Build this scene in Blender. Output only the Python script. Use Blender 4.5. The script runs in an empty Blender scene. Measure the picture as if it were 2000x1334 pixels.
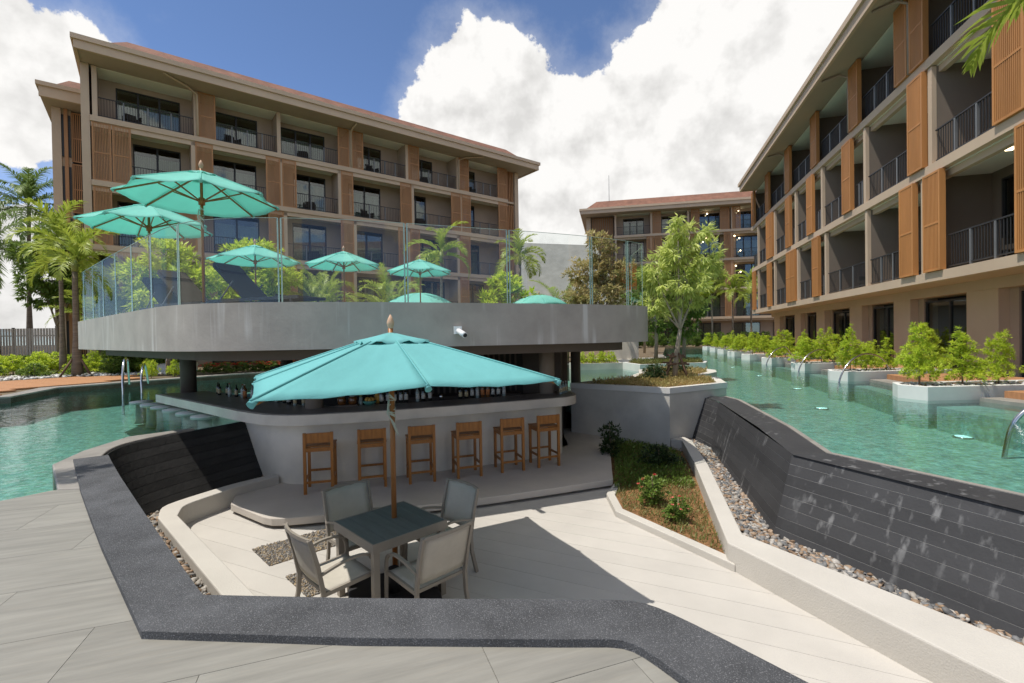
import bpy, bmesh, math, random
import numpy as np
from mathutils import Vector, Matrix
from mathutils.geometry import tessellate_polygon

SC = bpy.context.scene
COL = SC.collection
R = math.radians

# ------------------------------------------------------------------ camera
cam_d = bpy.data.cameras.new("camera")
cam = bpy.data.objects.new("camera", cam_d)
COL.objects.link(cam)
cam_d.sensor_fit = 'HORIZONTAL'
cam_d.sensor_width = 36.0
cam_d.lens = 36.0 * 927.3 / 2000.0
cam_d.clip_start = 0.05
cam_d.clip_end = 3000
cam.matrix_world = Matrix(((0.99986206, 0.01660924, 0.0, 0.0),
                           (-0.00018137, 0.01091828, -0.99994038, 0.0),
                           (-0.01660825, 0.99980244, 0.01091978, 1.6),
                           (0, 0, 0, 1)))
SC.camera = cam

# ------------------------------------------------------------------ sun + sky
TO_SUN = Vector((-0.41, -0.11, 1.0)).normalized()
SUN_EL = math.asin(TO_SUN.z)
SUN_AZ = math.atan2(TO_SUN.x, TO_SUN.y)
sun_d = bpy.data.lights.new("sun", 'SUN')
sun_d.energy = 2.95
sun_d.angle = R(0.55)
sun_d.color = (1.0, 0.95, 0.87)
sun = bpy.data.objects.new("sun", sun_d)
COL.objects.link(sun)
sun.rotation_euler = TO_SUN.to_track_quat('Z', 'Y').to_euler()
sun.location = TO_SUN * 60

SC.view_settings.view_transform = 'Standard'
SC.view_settings.look = 'None'
SC.view_settings.exposure = 0.50
SC.view_settings.gamma = 1.0
SC.view_settings.use_curve_mapping = False

world = bpy.data.worlds.new("World")
SC.world = world
world.use_nodes = True


def build_world():
    nt = world.node_tree
    N, L = nt.nodes, nt.links
    N.clear()
    out = N.new("ShaderNodeOutputWorld")
    bg = N.new("ShaderNodeBackground")
    bg.inputs["Strength"].default_value = 0.15
    L.new(bg.outputs[0], out.inputs[0])
    world.cycles.sampling_method = 'MANUAL'
    world.cycles.sample_map_resolution = 512
    sky = N.new("ShaderNodeTexSky")
    sky.sky_type = 'NISHITA'
    sky.sun_disc = False
    sky.sun_elevation = SUN_EL
    sky.sun_rotation = SUN_AZ
    sky.altitude = 3600
    sky.air_density = 0.8
    sky.dust_density = 0.25
    sky.ozone_density = 3.0
    tc = N.new("ShaderNodeTexCoord")

    def math_(op, a, b=None, c=None, clamp=False):
        m = N.new("ShaderNodeMath")
        m.operation = op
        m.use_clamp = clamp
        for i, v in enumerate((a, b, c)):
            if v is None:
                continue
            if isinstance(v, (int, float)):
                m.inputs[i].default_value = v
            else:
                L.new(v, m.inputs[i])
        return m.outputs[0]

    # cumulus heaps: direction and angular radius of each heap, all round the sky
    heaps = CLOUD_HEAPS
    mask = None
    for (dx, dy, dz), rad in heaps:
        dot = N.new("ShaderNodeVectorMath")
        dot.operation = 'DOT_PRODUCT'
        L.new(tc.outputs["Generated"], dot.inputs[0])
        dot.inputs[1].default_value = (dx, dy, dz)
        ang = math_('ARCCOSINE', math_('MINIMUM', dot.outputs["Value"], 0.99999))
        m = math_('SUBTRACT', 1.0, math_('DIVIDE', ang, rad))
        mask = m if mask is None else math_('MAXIMUM', mask, m)

    def noise(scale, detail, rough, dist, off=(0, 0, 0)):
        mp = N.new("ShaderNodeMapping")
        L.new(tc.outputs["Generated"], mp.inputs["Vector"])
        mp.inputs["Location"].default_value = off
        n = N.new("ShaderNodeTexNoise")
        n.inputs["Scale"].default_value = scale
        n.inputs["Detail"].default_value = detail
        n.inputs["Roughness"].default_value = rough
        n.inputs["Distortion"].default_value = dist
        L.new(mp.outputs[0], n.inputs["Vector"])
        return n.outputs["Fac"]

    n1 = noise(9.0, 8, 0.62, 0.0)
    # the rest of the sky, behind and beside the view, carries the same broken cumulus
    sep = N.new("ShaderNodeSeparateXYZ")
    L.new(tc.outputs["Generated"], sep.inputs[0])
    nb = noise(2.6, 2, 0.5, 0.0, (5.2, 1.3, 0.7))
    rest = math_('MULTIPLY_ADD', nb, 2.6, -1.22)
    away = N.new("ShaderNodeMapRange")
    away.inputs["From Min"].default_value = 0.60
    away.inputs["From Max"].default_value = 0.45
    away.inputs["To Min"].default_value = -1.0
    away.inputs["To Max"].default_value = 0.0
    L.new(sep.outputs["Y"], away.inputs["Value"])
    mask = math_('MAXIMUM', mask, math_('ADD', rest, away.outputs[0]))
    mask_c = math_('MINIMUM', math_('MAXIMUM', mask, -1.0), 0.45)
    dens = math_('ADD', math_('MULTIPLY', mask_c, 1.25), math_('MULTIPLY', math_('SUBTRACT', n1, 0.5), 1.55))
    cov = N.new("ShaderNodeMapRange")
    cov.interpolation_type = 'SMOOTHSTEP'
    cov.inputs["From Min"].default_value = 0.06
    cov.inputs["From Max"].default_value = 0.17
    L.new(dens, cov.inputs["Value"])
    # thin veil round the heaps
    veil = N.new("ShaderNodeMapRange")
    veil.interpolation_type = 'SMOOTHSTEP'
    veil.inputs["From Min"].default_value = -0.45
    veil.inputs["From Max"].default_value = 0.3
    veil.inputs["To Max"].default_value = 0.25
    L.new(dens, veil.inputs["Value"])
    fac = math_('MAXIMUM', cov.outputs[0], veil.outputs[0])
    # puff relief: brighter where the heap thins towards the sun
    s = TO_SUN * 0.05
    n2 = noise(9.0, 4, 0.55, 0.0, (s.x, s.y, s.z))
    n4 = noise(4.0, 3, 0.5, 0.2, (3.1, 1.7, 0.4))
    rel = math_('MULTIPLY', math_('SUBTRACT', n1, n2), 2.9)
    lum = math_('ADD', math_('ADD', 0.66, rel), math_('MULTIPLY', math_('SUBTRACT', n4, 0.5), 0.55))
    lum = math_('ADD', lum, math_('MULTIPLY', math_('SUBTRACT', sep.outputs["Z"], 0.30), 0.8), clamp=True)
    ramp = N.new("ShaderNodeValToRGB")
    ramp.color_ramp.elements[0].position = 0.10
    ramp.color_ramp.elements[0].color = (3.45, 3.4, 3.32, 1)
    ramp.color_ramp.elements[1].position = 0.85
    ramp.color_ramp.elements[1].color = (4.7, 4.63, 4.52, 1)
    L.new(lum, ramp.inputs[0])
    mix = N.new("ShaderNodeMix")
    mix.data_type = 'RGBA'
    L.new(fac, mix.inputs["Factor"])
    L.new(sky.outputs[0], mix.inputs["A"])
    L.new(ramp.outputs[0], mix.inputs["B"])
    L.new(mix.outputs["Result"], bg.inputs["Color"])


def _d(az, el):
    a, e = R(az), R(el)
    return (math.sin(a) * math.cos(e), math.cos(a) * math.cos(e), math.sin(e))


CLOUD_HEAPS = [(_d(-2.8, 27.0), 0.127), (_d(-6.5, 22.8), 0.115), (_d(0.6, 25.0), 0.138), (_d(5.2, 22.8), 0.127),
               (_d(10.1, 22.1), 0.127), (_d(14.5, 21.0), 0.138), (_d(20.4, 25.3), 0.149), (_d(25.4, 28.1), 0.161),
               (_d(29.8, 28.8), 0.184), (_d(24.4, 21.3), 0.207), (_d(12.2, 15.7), 0.218), (_d(0.6, 16.6), 0.196),
               (_d(29.3, 20.5), 0.230), (_d(32.9, 25.9), 0.172), (_d(-8.6, 17.6), 0.115), (_d(-45.6, 21.7), 0.115),
               (_d(-43.3, 23.2), 0.086), (_d(-46.6, 22.8), 0.103), (_d(-45.4, 18.9), 0.081), (_d(-46.6, 5.8), 0.115),
               (_d(22.3, 13.3), 0.184)]
build_world()

# ------------------------------------------------------------------ materials
MATS = {}


def new_mat(name):
    m = bpy.data.materials.new(name)
    m.use_nodes = True
    nt = m.node_tree
    nt.nodes.clear()
    out = nt.nodes.new("ShaderNodeOutputMaterial")
    MATS[name] = m
    return m, nt, out


def lin(c):
    return tuple(((v / 255.0) / 12.92 if v / 255.0 <= 0.04045 else ((v / 255.0 + 0.055) / 1.055) ** 2.4) for v in c)


def mat_basic(name, col, rough=0.7, var=0.15, vscale=3.0, col2=None, bump=0.0, bscale=40.0, metal=0.0,
              spec=0.35, detail=6, stretch=(1, 1, 1), coords='Object', fine=0.0, fscale=90.0, finecol=None):
    m, nt, out = new_mat(name)
    N, L = nt.nodes, nt.links
    p = N.new("ShaderNodeBsdfPrincipled")
    L.new(p.outputs[0], out.inputs[0])
    p.inputs["Roughness"].default_value = rough
    p.inputs["Metallic"].default_value = metal
    p.inputs["Specular IOR Level"].default_value = spec
    tc = N.new("ShaderNodeTexCoord")
    geo = N.new("ShaderNodeNewGeometry")
    src = geo.outputs["Position"] if coords == 'World' else tc.outputs["Object"]
    mp = N.new("ShaderNodeMapping")
    mp.inputs["Scale"].default_value = stretch
    L.new(src, mp.inputs["Vector"])
    n = N.new("ShaderNodeTexNoise")
    n.inputs["Scale"].default_value = vscale
    n.inputs["Detail"].default_value = detail
    n.inputs["Roughness"].default_value = 0.6
    L.new(mp.outputs[0], n.inputs["Vector"])
    c2 = col2 if col2 else tuple(v * (1 - var) for v in col)
    c1 = tuple(min(1, v * (1 + var)) for v in col) if not col2 else col
    ramp = N.new("ShaderNodeValToRGB")
    ramp.color_ramp.elements[0].position = 0.32
    ramp.color_ramp.elements[1].position = 0.68
    ramp.color_ramp.elements[0].color = (*c2, 1)
    ramp.color_ramp.elements[1].color = (*c1, 1)
    L.new(n.outputs["Fac"], ramp.inputs[0])
    colout = ramp.outputs[0]
    if fine > 0:
        f = N.new("ShaderNodeTexNoise")
        f.inputs["Scale"].default_value = fscale
        f.inputs["Detail"].default_value = 2
        L.new(mp.outputs[0], f.inputs["Vector"])
        fr = N.new("ShaderNodeMapRange")
        fr.inputs["From Min"].default_value = 0.55
        fr.inputs["From Max"].default_value = 0.72
        fr.inputs["To Max"].default_value = fine
        L.new(f.outputs["Fac"], fr.inputs["Value"])
        mx = N.new("ShaderNodeMix")
        mx.data_type = 'RGBA'
        L.new(fr.outputs[0], mx.inputs["Factor"])
        L.new(colout, mx.inputs["A"])
        mx.inputs["B"].default_value = (*(finecol or (0.5, 0.5, 0.5)), 1)
        colout = mx.outputs["Result"]
    L.new(colout, p.inputs["Base Color"])
    if bump > 0:
        b = N.new("ShaderNodeTexNoise")
        b.inputs["Scale"].default_value = bscale
        b.inputs["Detail"].default_value = 4
        L.new(mp.outputs[0], b.inputs["Vector"])
        bp = N.new("ShaderNodeBump")
        bp.inputs["Strength"].default_value = bump
        bp.inputs["Distance"].default_value = 0.02
        L.new(b.outputs["Fac"], bp.inputs["Height"])
        L.new(bp.outputs[0], p.inputs["Normal"])
    return m


def mat_leaf(name, col, col2, trans=0.35, rough=0.45):
    m, nt, out = new_mat(name)
    N, L = nt.nodes, nt.links
    at = N.new("ShaderNodeAttribute")
    at.attribute_name = "tone"
    ramp = N.new("ShaderNodeValToRGB")
    ramp.color_ramp.elements[0].color = (*col2, 1)
    ramp.color_ramp.elements[1].color = (*col, 1)
    L.new(at.outputs["Fac"], ramp.inputs[0])
    p = N.new("ShaderNodeBsdfPrincipled")
    p.inputs["Roughness"].default_value = rough
    p.inputs["Specular IOR Level"].default_value = 0.4
    L.new(ramp.outputs[0], p.inputs["Base Color"])
    t = N.new("ShaderNodeBsdfTranslucent")
    L.new(ramp.outputs[0], t.inputs["Color"])
    mx = N.new("ShaderNodeMixShader")
    mx.inputs[0].default_value = trans
    L.new(p.outputs[0], mx.inputs[1])
    L.new(t.outputs[0], mx.inputs[2])
    L.new(mx.outputs[0], out.inputs[0])
    return m


def mat_tone(name, stops, rough=0.6, spec=0.3):
    """colour picked per piece by the 'tone' attribute (pebbles, flowers)"""
    m, nt, out = new_mat(name)
    N, L = nt.nodes, nt.links
    at = N.new("ShaderNodeAttribute")
    at.attribute_name = "tone"
    ramp = N.new("ShaderNodeValToRGB")
    ramp.color_ramp.interpolation = 'CONSTANT'
    els = ramp.color_ramp.elements
    while len(els) < len(stops):
        els.new(0.5)
    for i, c in enumerate(stops):
        els[i].position = i / len(stops)
        els[i].color = (*c, 1)
    L.new(at.outputs["Fac"], ramp.inputs[0])
    p = N.new("ShaderNodeBsdfPrincipled")
    p.inputs["Roughness"].default_value = rough
    p.inputs["Specular IOR Level"].default_value = spec
    L.new(ramp.outputs[0], p.inputs["Base Color"])
    L.new(p.outputs[0], out.inputs[0])
    return m


def mat_cloth(name, col, trans=0.35):
    m, nt, out = new_mat(name)
    N, L = nt.nodes, nt.links
    tc = N.new("ShaderNodeTexCoord")
    n = N.new("ShaderNodeTexNoise")
    n.inputs["Scale"].default_value = 1.4
    n.inputs["Detail"].default_value = 5
    L.new(tc.outputs["Object"], n.inputs["Vector"])
    ramp = N.new("ShaderNodeValToRGB")
    ramp.color_ramp.elements[0].position = 0.3
    ramp.color_ramp.elements[1].position = 0.7
    ramp.color_ramp.elements[0].color = (*(v * 0.9 for v in col), 1)
    ramp.color_ramp.elements[1].color = (*col, 1)
    L.new(n.outputs["Fac"], ramp.inputs[0])
    w = N.new("ShaderNodeTexNoise")
    w.inputs["Scale"].default_value = 7
    w.inputs["Detail"].default_value = 3
    L.new(tc.outputs["Object"], w.inputs["Vector"])
    bp = N.new("ShaderNodeBump")
    bp.inputs["Strength"].default_value = 0.35
    bp.inputs["Distance"].default_value = 0.03
    L.new(w.outputs["Fac"], bp.inputs["Height"])
    d = N.new("ShaderNodeBsdfPrincipled")
    d.inputs["Roughness"].default_value = 0.85
    d.inputs["Specular IOR Level"].default_value = 0.15
    L.new(ramp.outputs[0], d.inputs["Base Color"])
    L.new(bp.outputs[0], d.inputs["Normal"])
    t = N.new("ShaderNodeBsdfTranslucent")
    L.new(ramp.outputs[0], t.inputs["Color"])
    mx = N.new("ShaderNodeMixShader")
    mx.inputs[0].default_value = trans
    L.new(d.outputs[0], mx.inputs[1])
    L.new(t.outputs[0], mx.inputs[2])
    L.new(mx.outputs[0], out.inputs[0])
    return m


def schlick(nt, f0, boost=1.0, normal=None):
    """reflectance of a thin sheet, the same from both sides"""
    N, L = nt.nodes, nt.links
    lw = N.new("ShaderNodeLayerWeight")
    lw.inputs["Blend"].default_value = 0.5
    if normal:
        L.new(normal, lw.inputs["Normal"])
    p = N.new("ShaderNodeMath")
    p.operation = 'POWER'
    L.new(lw.outputs["Facing"], p.inputs[0])
    p.inputs[1].default_value = 5.0
    m = N.new("ShaderNodeMath")
    m.operation = 'MULTIPLY_ADD'
    m.use_clamp = True
    L.new(p.outputs[0], m.inputs[0])
    m.inputs[1].default_value = (1 - f0) * boost
    m.inputs[2].default_value = f0
    return m.outputs[0]


def mat_glass(name, tint=(0.93, 0.97, 0.95), f0=0.05, rough=0.0, boost=0.45):
    m, nt, out = new_mat(name)
    N, L = nt.nodes, nt.links
    tr = N.new("ShaderNodeBsdfTransparent")
    tr.inputs[0].default_value = (*tint, 1)
    gl = N.new("ShaderNodeBsdfGlossy")
    gl.inputs["Roughness"].default_value = rough
    mx = N.new("ShaderNodeMixShader")
    L.new(schlick(nt, f0, boost), mx.inputs[0])
    L.new(tr.outputs[0], mx.inputs[1])
    L.new(gl.outputs[0], mx.inputs[2])
    L.new(mx.outputs[0], out.inputs[0])
    return m


def mat_water(name):
    m, nt, out = new_mat(name)
    N, L = nt.nodes, nt.links
    geo = N.new("ShaderNodeNewGeometry")
    mp = N.new("ShaderNodeMapping")
    mp.inputs["Scale"].default_value = (1.0, 1.5, 1.0)
    L.new(geo.outputs["Position"], mp.inputs["Vector"])
    n = N.new("ShaderNodeTexNoise")
    n.inputs["Scale"].default_value = 6.0
    n.inputs["Detail"].default_value = 3
    n.inputs["Distortion"].default_value = 0.8
    L.new(mp.outputs[0], n.inputs["Vector"])
    n2 = N.new("ShaderNodeTexNoise")
    n2.inputs["Scale"].default_value = 1.1
    n2.inputs["Detail"].default_value = 2
    L.new(mp.outputs[0], n2.inputs["Vector"])
    ad = N.new("ShaderNodeMath")
    ad.operation = 'MULTIPLY_ADD'
    L.new(n2.outputs["Fac"], ad.inputs[0])
    ad.inputs[1].default_value = 1.6
    L.new(n.outputs["Fac"], ad.inputs[2])
    bp = N.new("ShaderNodeBump")
    bp.inputs["Strength"].default_value = 0.24
    bp.inputs["Distance"].default_value = 0.03
    L.new(ad.outputs[0], bp.inputs["Height"])
    fr = schlick(nt, 0.04, 0.85, bp.outputs[0])
    tr = N.new("ShaderNodeBsdfTransparent")
    tr.inputs[0].default_value = (0.80, 0.96, 0.93, 1)
    gl = N.new("ShaderNodeBsdfGlossy")
    gl.inputs["Roughness"].default_value = 0.03
    L.new(bp.outputs[0], gl.inputs["Normal"])
    mx = N.new("ShaderNodeMixShader")
    L.new(fr, mx.inputs[0])
    L.new(tr.outputs[0], mx.inputs[1])
    L.new(gl.outputs[0], mx.inputs[2])
    L.new(mx.outputs[0], out.inputs[0])
    return m


def mat_emit(name, col, strength):
    m, nt, out = new_mat(name)
    e = nt.nodes.new("ShaderNodeEmission")
    e.inputs[0].default_value = (*col, 1)
    e.inputs[1].default_value = strength
    nt.links.new(e.outputs[0], out.inputs[0])
    return m


def mat_streak(name, col, streak, amount=0.5, rough=0.8, scale=6.0, gate=0.45):
    """wall with vertical water streaks (mineral stains with their own shape)"""
    m = mat_basic(name, col, rough=rough, var=0.12, vscale=2.0, bump=0.12, bscale=25, coords='World')
    nt = m.node_tree
    N, L = nt.nodes, nt.links
    p = next(n for n in N if n.type == 'BSDF_PRINCIPLED')
    src = p.inputs["Base Color"].links[0].from_socket
    geo = N.new("ShaderNodeNewGeometry")
    mp = N.new("ShaderNodeMapping")
    mp.inputs["Scale"].default_value = (1, 1, 0.05)
    L.new(geo.outputs["Position"], mp.inputs["Vector"])
    n = N.new("ShaderNodeTexNoise")
    n.inputs["Scale"].default_value = scale
    n.inputs["Detail"].default_value = 5
    L.new(mp.outputs[0], n.inputs["Vector"])
    big = N.new("ShaderNodeTexNoise")
    big.inputs["Scale"].default_value = 0.9
    big.inputs["Detail"].default_value = 2
    L.new(geo.outputs["Position"], big.inputs["Vector"])
    mr = N.new("ShaderNodeMapRange")
    mr.inputs["From Min"].default_value = 0.57
    mr.inputs["From Max"].default_value = 0.70
    L.new(n.outputs["Fac"], mr.inputs["Value"])
    mr2 = N.new("ShaderNodeMapRange")
    mr2.inputs["From Min"].default_value = gate
    mr2.inputs["From Max"].default_value = gate + 0.14
    mr2.inputs["To Max"].default_value = amount
    L.new(big.outputs["Fac"], mr2.inputs["Value"])
    mu = N.new("ShaderNodeMath")
    mu.operation = 'MULTIPLY'
    L.new(mr.outputs[0], mu.inputs[0])
    L.new(mr2.outputs[0], mu.inputs[1])
    mx = N.new("ShaderNodeMix")
    mx.data_type = 'RGBA'
    L.new(mu.outputs[0], mx.inputs["Factor"])
    L.new(src, mx.inputs["A"])
    mx.inputs["B"].default_value = (*streak, 1)
    L.new(mx.outputs["Result"], p.inputs["Base Color"])
    return m


mat_basic('beige_paint', (0.545, 0.42, 0.305), 0.8, 0.06, 0.6, coords='World')
mat_basic('soffit_paint', (0.42, 0.34, 0.27), 0.85, 0.05, 0.6, coords='World')
mat_basic('ceiling_white', (0.82, 0.79, 0.71), 0.85, 0.03, 1.0)
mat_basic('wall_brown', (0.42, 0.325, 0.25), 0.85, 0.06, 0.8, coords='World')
mat_basic('wall_shaded', (0.21, 0.17, 0.135), 0.85, 0.06, 0.8, coords='World')  # balcony walls of the sunlit block, deep shade put into the colour
mat_basic('screen_wood', (0.50, 0.225, 0.075), 0.55, 0.12, 2.5, stretch=(1, 1, 0.15), bump=0.05)
mat_basic('screen_shaded', (0.42, 0.215, 0.10), 0.6, 0.12, 2.5, stretch=(1, 1, 0.15), bump=0.05)  # same screen timber, duller colour stands in for shade on the unlit blocks
mat_basic('roof_clay', (0.21, 0.10, 0.065), 0.8, 0.25, 1.5, bump=0.3, bscale=9, coords='World')
mat_basic('dark_metal', (0.035, 0.036, 0.038), 0.45, 0.1, 3)
mat_basic('grey_metal', (0.16, 0.165, 0.17), 0.4, 0.1, 3)
mat_basic('white_paint', (0.72, 0.71, 0.68), 0.75, 0.05, 2.0, bump=0.05)
mat_basic('curtain', (0.66, 0.68, 0.60), 0.9, 0.15, 5, stretch=(6, 1, 0.1))
mat_glass('window_glass', (0.66, 0.72, 0.69), 0.10)
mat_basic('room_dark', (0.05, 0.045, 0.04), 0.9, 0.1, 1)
SC.cycles.max_bounces = 7
SC.cycles.diffuse_bounces = 3
SC.cycles.glossy_bounces = 3
SC.cycles.transmission_bounces = 4
SC.cycles.transparent_max_bounces = 14
SC.cycles.caustics_reflective = False
SC.cycles.caustics_refractive = False
mat_glass('balustrade_glass', (0.965, 0.982, 0.975), 0.03, 0.0, 0.14)
mat_basic('glass_edge', (0.30, 0.44, 0.39), 0.15, 0.05, 3, spec=0.8)
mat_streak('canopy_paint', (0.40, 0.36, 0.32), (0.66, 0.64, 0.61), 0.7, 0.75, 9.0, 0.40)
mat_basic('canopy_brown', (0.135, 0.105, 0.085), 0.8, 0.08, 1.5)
mat_basic('column_brown', (0.33, 0.265, 0.215), 0.7, 0.06, 1.5)
mat_basic('bar_concrete', (0.80, 0.74, 0.63), 0.75, 0.09, 1.8, bump=0.12, bscale=14)
mat_basic('bar_lip', (0.68, 0.62, 0.53), 0.6, 0.10, 2.2, bump=0.06)
mat_basic('counter_top', (0.26, 0.235, 0.215), 0.35, 0.15, 3)
mat_basic('render_white', (0.545, 0.515, 0.465), 0.85, 0.06, 1.4, bump=0.25, bscale=70, fine=0.25, fscale=160, finecol=(0.45, 0.42, 0.37))
mat_basic('floor_wash', (0.53, 0.50, 0.455), 0.9, 0.07, 1.1, bump=0.3, bscale=120, fine=0.35, fscale=220, finecol=(0.40, 0.38, 0.35), coords='World')
mat_basic('platform_wash', (0.56, 0.51, 0.455), 0.9, 0.08, 1.3, bump=0.3, bscale=120, fine=0.35, fscale=220, finecol=(0.3, 0.28, 0.26), coords='World')
mat_basic('concrete_grey', (0.58, 0.555, 0.50), 0.85, 0.14, 1.3, bump=0.15, bscale=10, coords='World')
mat_basic('charcoal_wash', (0.075, 0.077, 0.082), 0.85, 0.30, 3.2, bump=0.6, bscale=150, fine=0.55, fscale=170, finecol=(0.34, 0.34, 0.35), coords='World')
mat_basic('grout', (0.30, 0.28, 0.24), 0.9, 0.1, 8)
mat_basic('coping_stone', (0.27, 0.25, 0.225), 0.6, 0.18, 2.5, bump=0.15, bscale=60, coords='World')
mat_streak('slate_wall', (0.042, 0.042, 0.044), (0.21, 0.21, 0.21), 0.75, 0.6, 11.0, 0.47)
mat_basic('slate_dark', (0.030, 0.029, 0.028), 0.6, 0.25, 3.0, bump=0.35, bscale=18, coords='World')
mat_basic('groove_line', (0.36, 0.345, 0.32), 0.9, 0.2, 5)
mat_basic('soil', (0.26, 0.135, 0.06), 0.95, 0.35, 5, bump=0.8, bscale=40)
mat_basic('garden_soil', (0.16, 0.12, 0.075), 0.95, 0.35, 2.0, bump=0.6, bscale=20, coords='World')
mat_basic('lawn', (0.09, 0.13, 0.035), 0.95, 0.4, 1.2, bump=0.6, bscale=30, coords='World')
mat_basic('deck_orange', (0.42, 0.21, 0.10), 0.7, 0.14, 3, stretch=(1, 6, 1))
mat_basic('pool_tile', (0.20, 0.38, 0.325), 0.5, 0.28, 6.0, detail=9, coords='World', fine=0.3, fscale=26, finecol=(0.09, 0.25, 0.26))
def mosaic(name, size, amount):
    """small glass mosaic: every tessera a little lighter or darker"""
    nt = MATS[name].node_tree
    N, L = nt.nodes, nt.links
    p = next(n_ for n_ in N if n_.type == 'BSDF_PRINCIPLED')
    src = p.inputs["Base Color"].links[0].from_socket
    geo = N.new("ShaderNodeNewGeometry")
    sn = N.new("ShaderNodeVectorMath")
    sn.operation = 'SNAP'
    L.new(geo.outputs["Position"], sn.inputs[0])
    sn.inputs[1].default_value = (size, size, size)
    wn = N.new("ShaderNodeTexWhiteNoise")
    L.new(sn.outputs[0], wn.inputs["Vector"])
    hs_ = N.new("ShaderNodeHueSaturation")
    mr = N.new("ShaderNodeMapRange")
    mr.inputs["To Min"].default_value = 1 - amount
    mr.inputs["To Max"].default_value = 1 + amount
    L.new(wn.outputs["Value"], mr.inputs["Value"])
    L.new(mr.outputs[0], hs_.inputs["Value"])
    mr2 = N.new("ShaderNodeMapRange")
    mr2.inputs["To Min"].default_value = 0.47
    mr2.inputs["To Max"].default_value = 0.54
    L.new(wn.outputs["Color"], mr2.inputs["Value"])
    L.new(mr2.outputs[0], hs_.inputs["Hue"])
    L.new(src, hs_.inputs["Color"])
    L.new(hs_.outputs[0], p.inputs["Base Color"])


mosaic('pool_tile', 0.045, 0.2)


def vary(name, amount):
    """alike stones differ a little in tone from piece to piece"""
    nt = MATS[name].node_tree
    N, L = nt.nodes, nt.links
    p = next(n_ for n_ in N if n_.type == 'BSDF_PRINCIPLED')
    src = p.inputs["Base Color"].links[0].from_socket
    oi = N.new("ShaderNodeObjectInfo")
    mr = N.new("ShaderNodeMapRange")
    mr.inputs["To Min"].default_value = 1 - amount
    mr.inputs["To Max"].default_value = 1 + amount
    L.new(oi.outputs["Random"], mr.inputs["Value"])
    hs_ = N.new("ShaderNodeHueSaturation")
    L.new(mr.outputs[0], hs_.inputs["Value"])
    L.new(src, hs_.inputs["Color"])
    L.new(hs_.outputs[0], p.inputs["Base Color"])


vary('slate_wall', 0.13)
vary('slate_dark', 0.25)
vary('floor_wash', 0.03)
vary('screen_wood', 0.10)
mat_basic('pool_step', (0.40, 0.42, 0.37), 0.6, 0.12, 3, coords='World')
mat_water('water')
mat_basic('tile_paver', (0.255, 0.245, 0.215), 0.6, 0.15, 2.4, stretch=(0.7, 7.0, 1), detail=12, bump=0.08, bscale=9, fine=0.10, fscale=10, finecol=(0.36, 0.30, 0.22))
_nt = MATS['tile_paver'].node_tree
_oi = _nt.nodes.new("ShaderNodeObjectInfo")
_vm = _nt.nodes.new("ShaderNodeCombineXYZ")
_mu = _nt.nodes.new("ShaderNodeMath")
_mu.operation = 'MULTIPLY'
_mu.inputs[1].default_value = 60.0
_nt.links.new(_oi.outputs["Random"], _mu.inputs[0])
_nt.links.new(_mu.outputs[0], _vm.inputs[0])
_nt.links.new(_mu.outputs[0], _vm.inputs[1])
_nt.links.new(_vm.outputs[0], next(n_ for n_ in _nt.nodes if n_.type == 'MAPPING').inputs["Location"])
vary('tile_paver', 0.07)
mat_basic('chrome', (0.55, 0.55, 0.56), 0.18, 0.02, 1, metal=1.0)
mat_cloth('teal_canvas', (0.21, 0.56, 0.56), 0.25)
mat_cloth('mint_canvas', (0.40, 0.86, 0.77), 0.55)
mat_basic('umbrella_wood', (0.33, 0.135, 0.04), 0.4, 0.18, 4, stretch=(5, 5, 0.6))
mat_basic('finial_wood', (0.55, 0.36, 0.24), 0.6, 0.1, 4)
mat_basic('cord', (0.55, 0.60, 0.52), 0.8, 0.1, 8)
mat_basic('stool_wood', (0.36, 0.145, 0.035), 0.45, 0.22, 5, stretch=(6, 6, 0.7), bump=0.06)
mat_basic('stool_seat', (0.15, 0.075, 0.035), 0.4, 0.2, 5)
mat_basic('chair_frame', (0.30, 0.265, 0.22), 0.45, 0.06, 3)
mat_basic('chair_mesh', (0.54, 0.50, 0.43), 0.85, 0.06, 8, bump=0.3, bscale=260)
mat_basic('table_slat', (0.135, 0.15, 0.145), 0.5, 0.14, 3, stretch=(6, 1, 1))
mat_basic('black_plastic', (0.03, 0.03, 0.032), 0.6, 0.1, 3)
mat_basic('lounger_mesh', (0.05, 0.043, 0.035), 0.9, 0.1, 6, spec=0.08)
mat_basic('bottle_glass', (0.012, 0.014, 0.012), 0.08, 0.1, 3, spec=0.7)
mat_basic('bottle_amber', (0.16, 0.06, 0.015), 0.1, 0.1, 3, spec=0.7)
mat_basic('bottle_clear', (0.30, 0.36, 0.34), 0.08, 0.1, 3, spec=0.8)
mat_basic('label_paper', (0.70, 0.68, 0.62), 0.8, 0.08, 12)
mat_basic('label_cream', (0.62, 0.50, 0.30), 0.8, 0.1, 12)
mat_basic('label_orange', (0.60, 0.22, 0.08), 0.8, 0.1, 12)
mat_basic('cap_red', (0.35, 0.05, 0.03), 0.5, 0.1, 3)
mat_basic('fruit', (0.62, 0.36, 0.08), 0.5, 0.1, 6)
mat_basic('bowl_green', (0.10, 0.30, 0.24), 0.4, 0.1, 3)
mat_basic('bark', (0.26, 0.20, 0.14), 0.9, 0.25, 6, stretch=(1, 1, 0.3), bump=0.5, bscale=18)
mat_basic('bark_pale', (0.40, 0.34, 0.26), 0.9, 0.22, 6, stretch=(1, 1, 0.3), bump=0.4, bscale=18)
mat_basic('palm_bark', (0.20, 0.16, 0.12), 0.9, 0.3, 5, stretch=(0.4, 0.4, 3), bump=0.5, bscale=12)
mat_basic('crownshaft', (0.26, 0.30, 0.10), 0.6, 0.15, 3)
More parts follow.
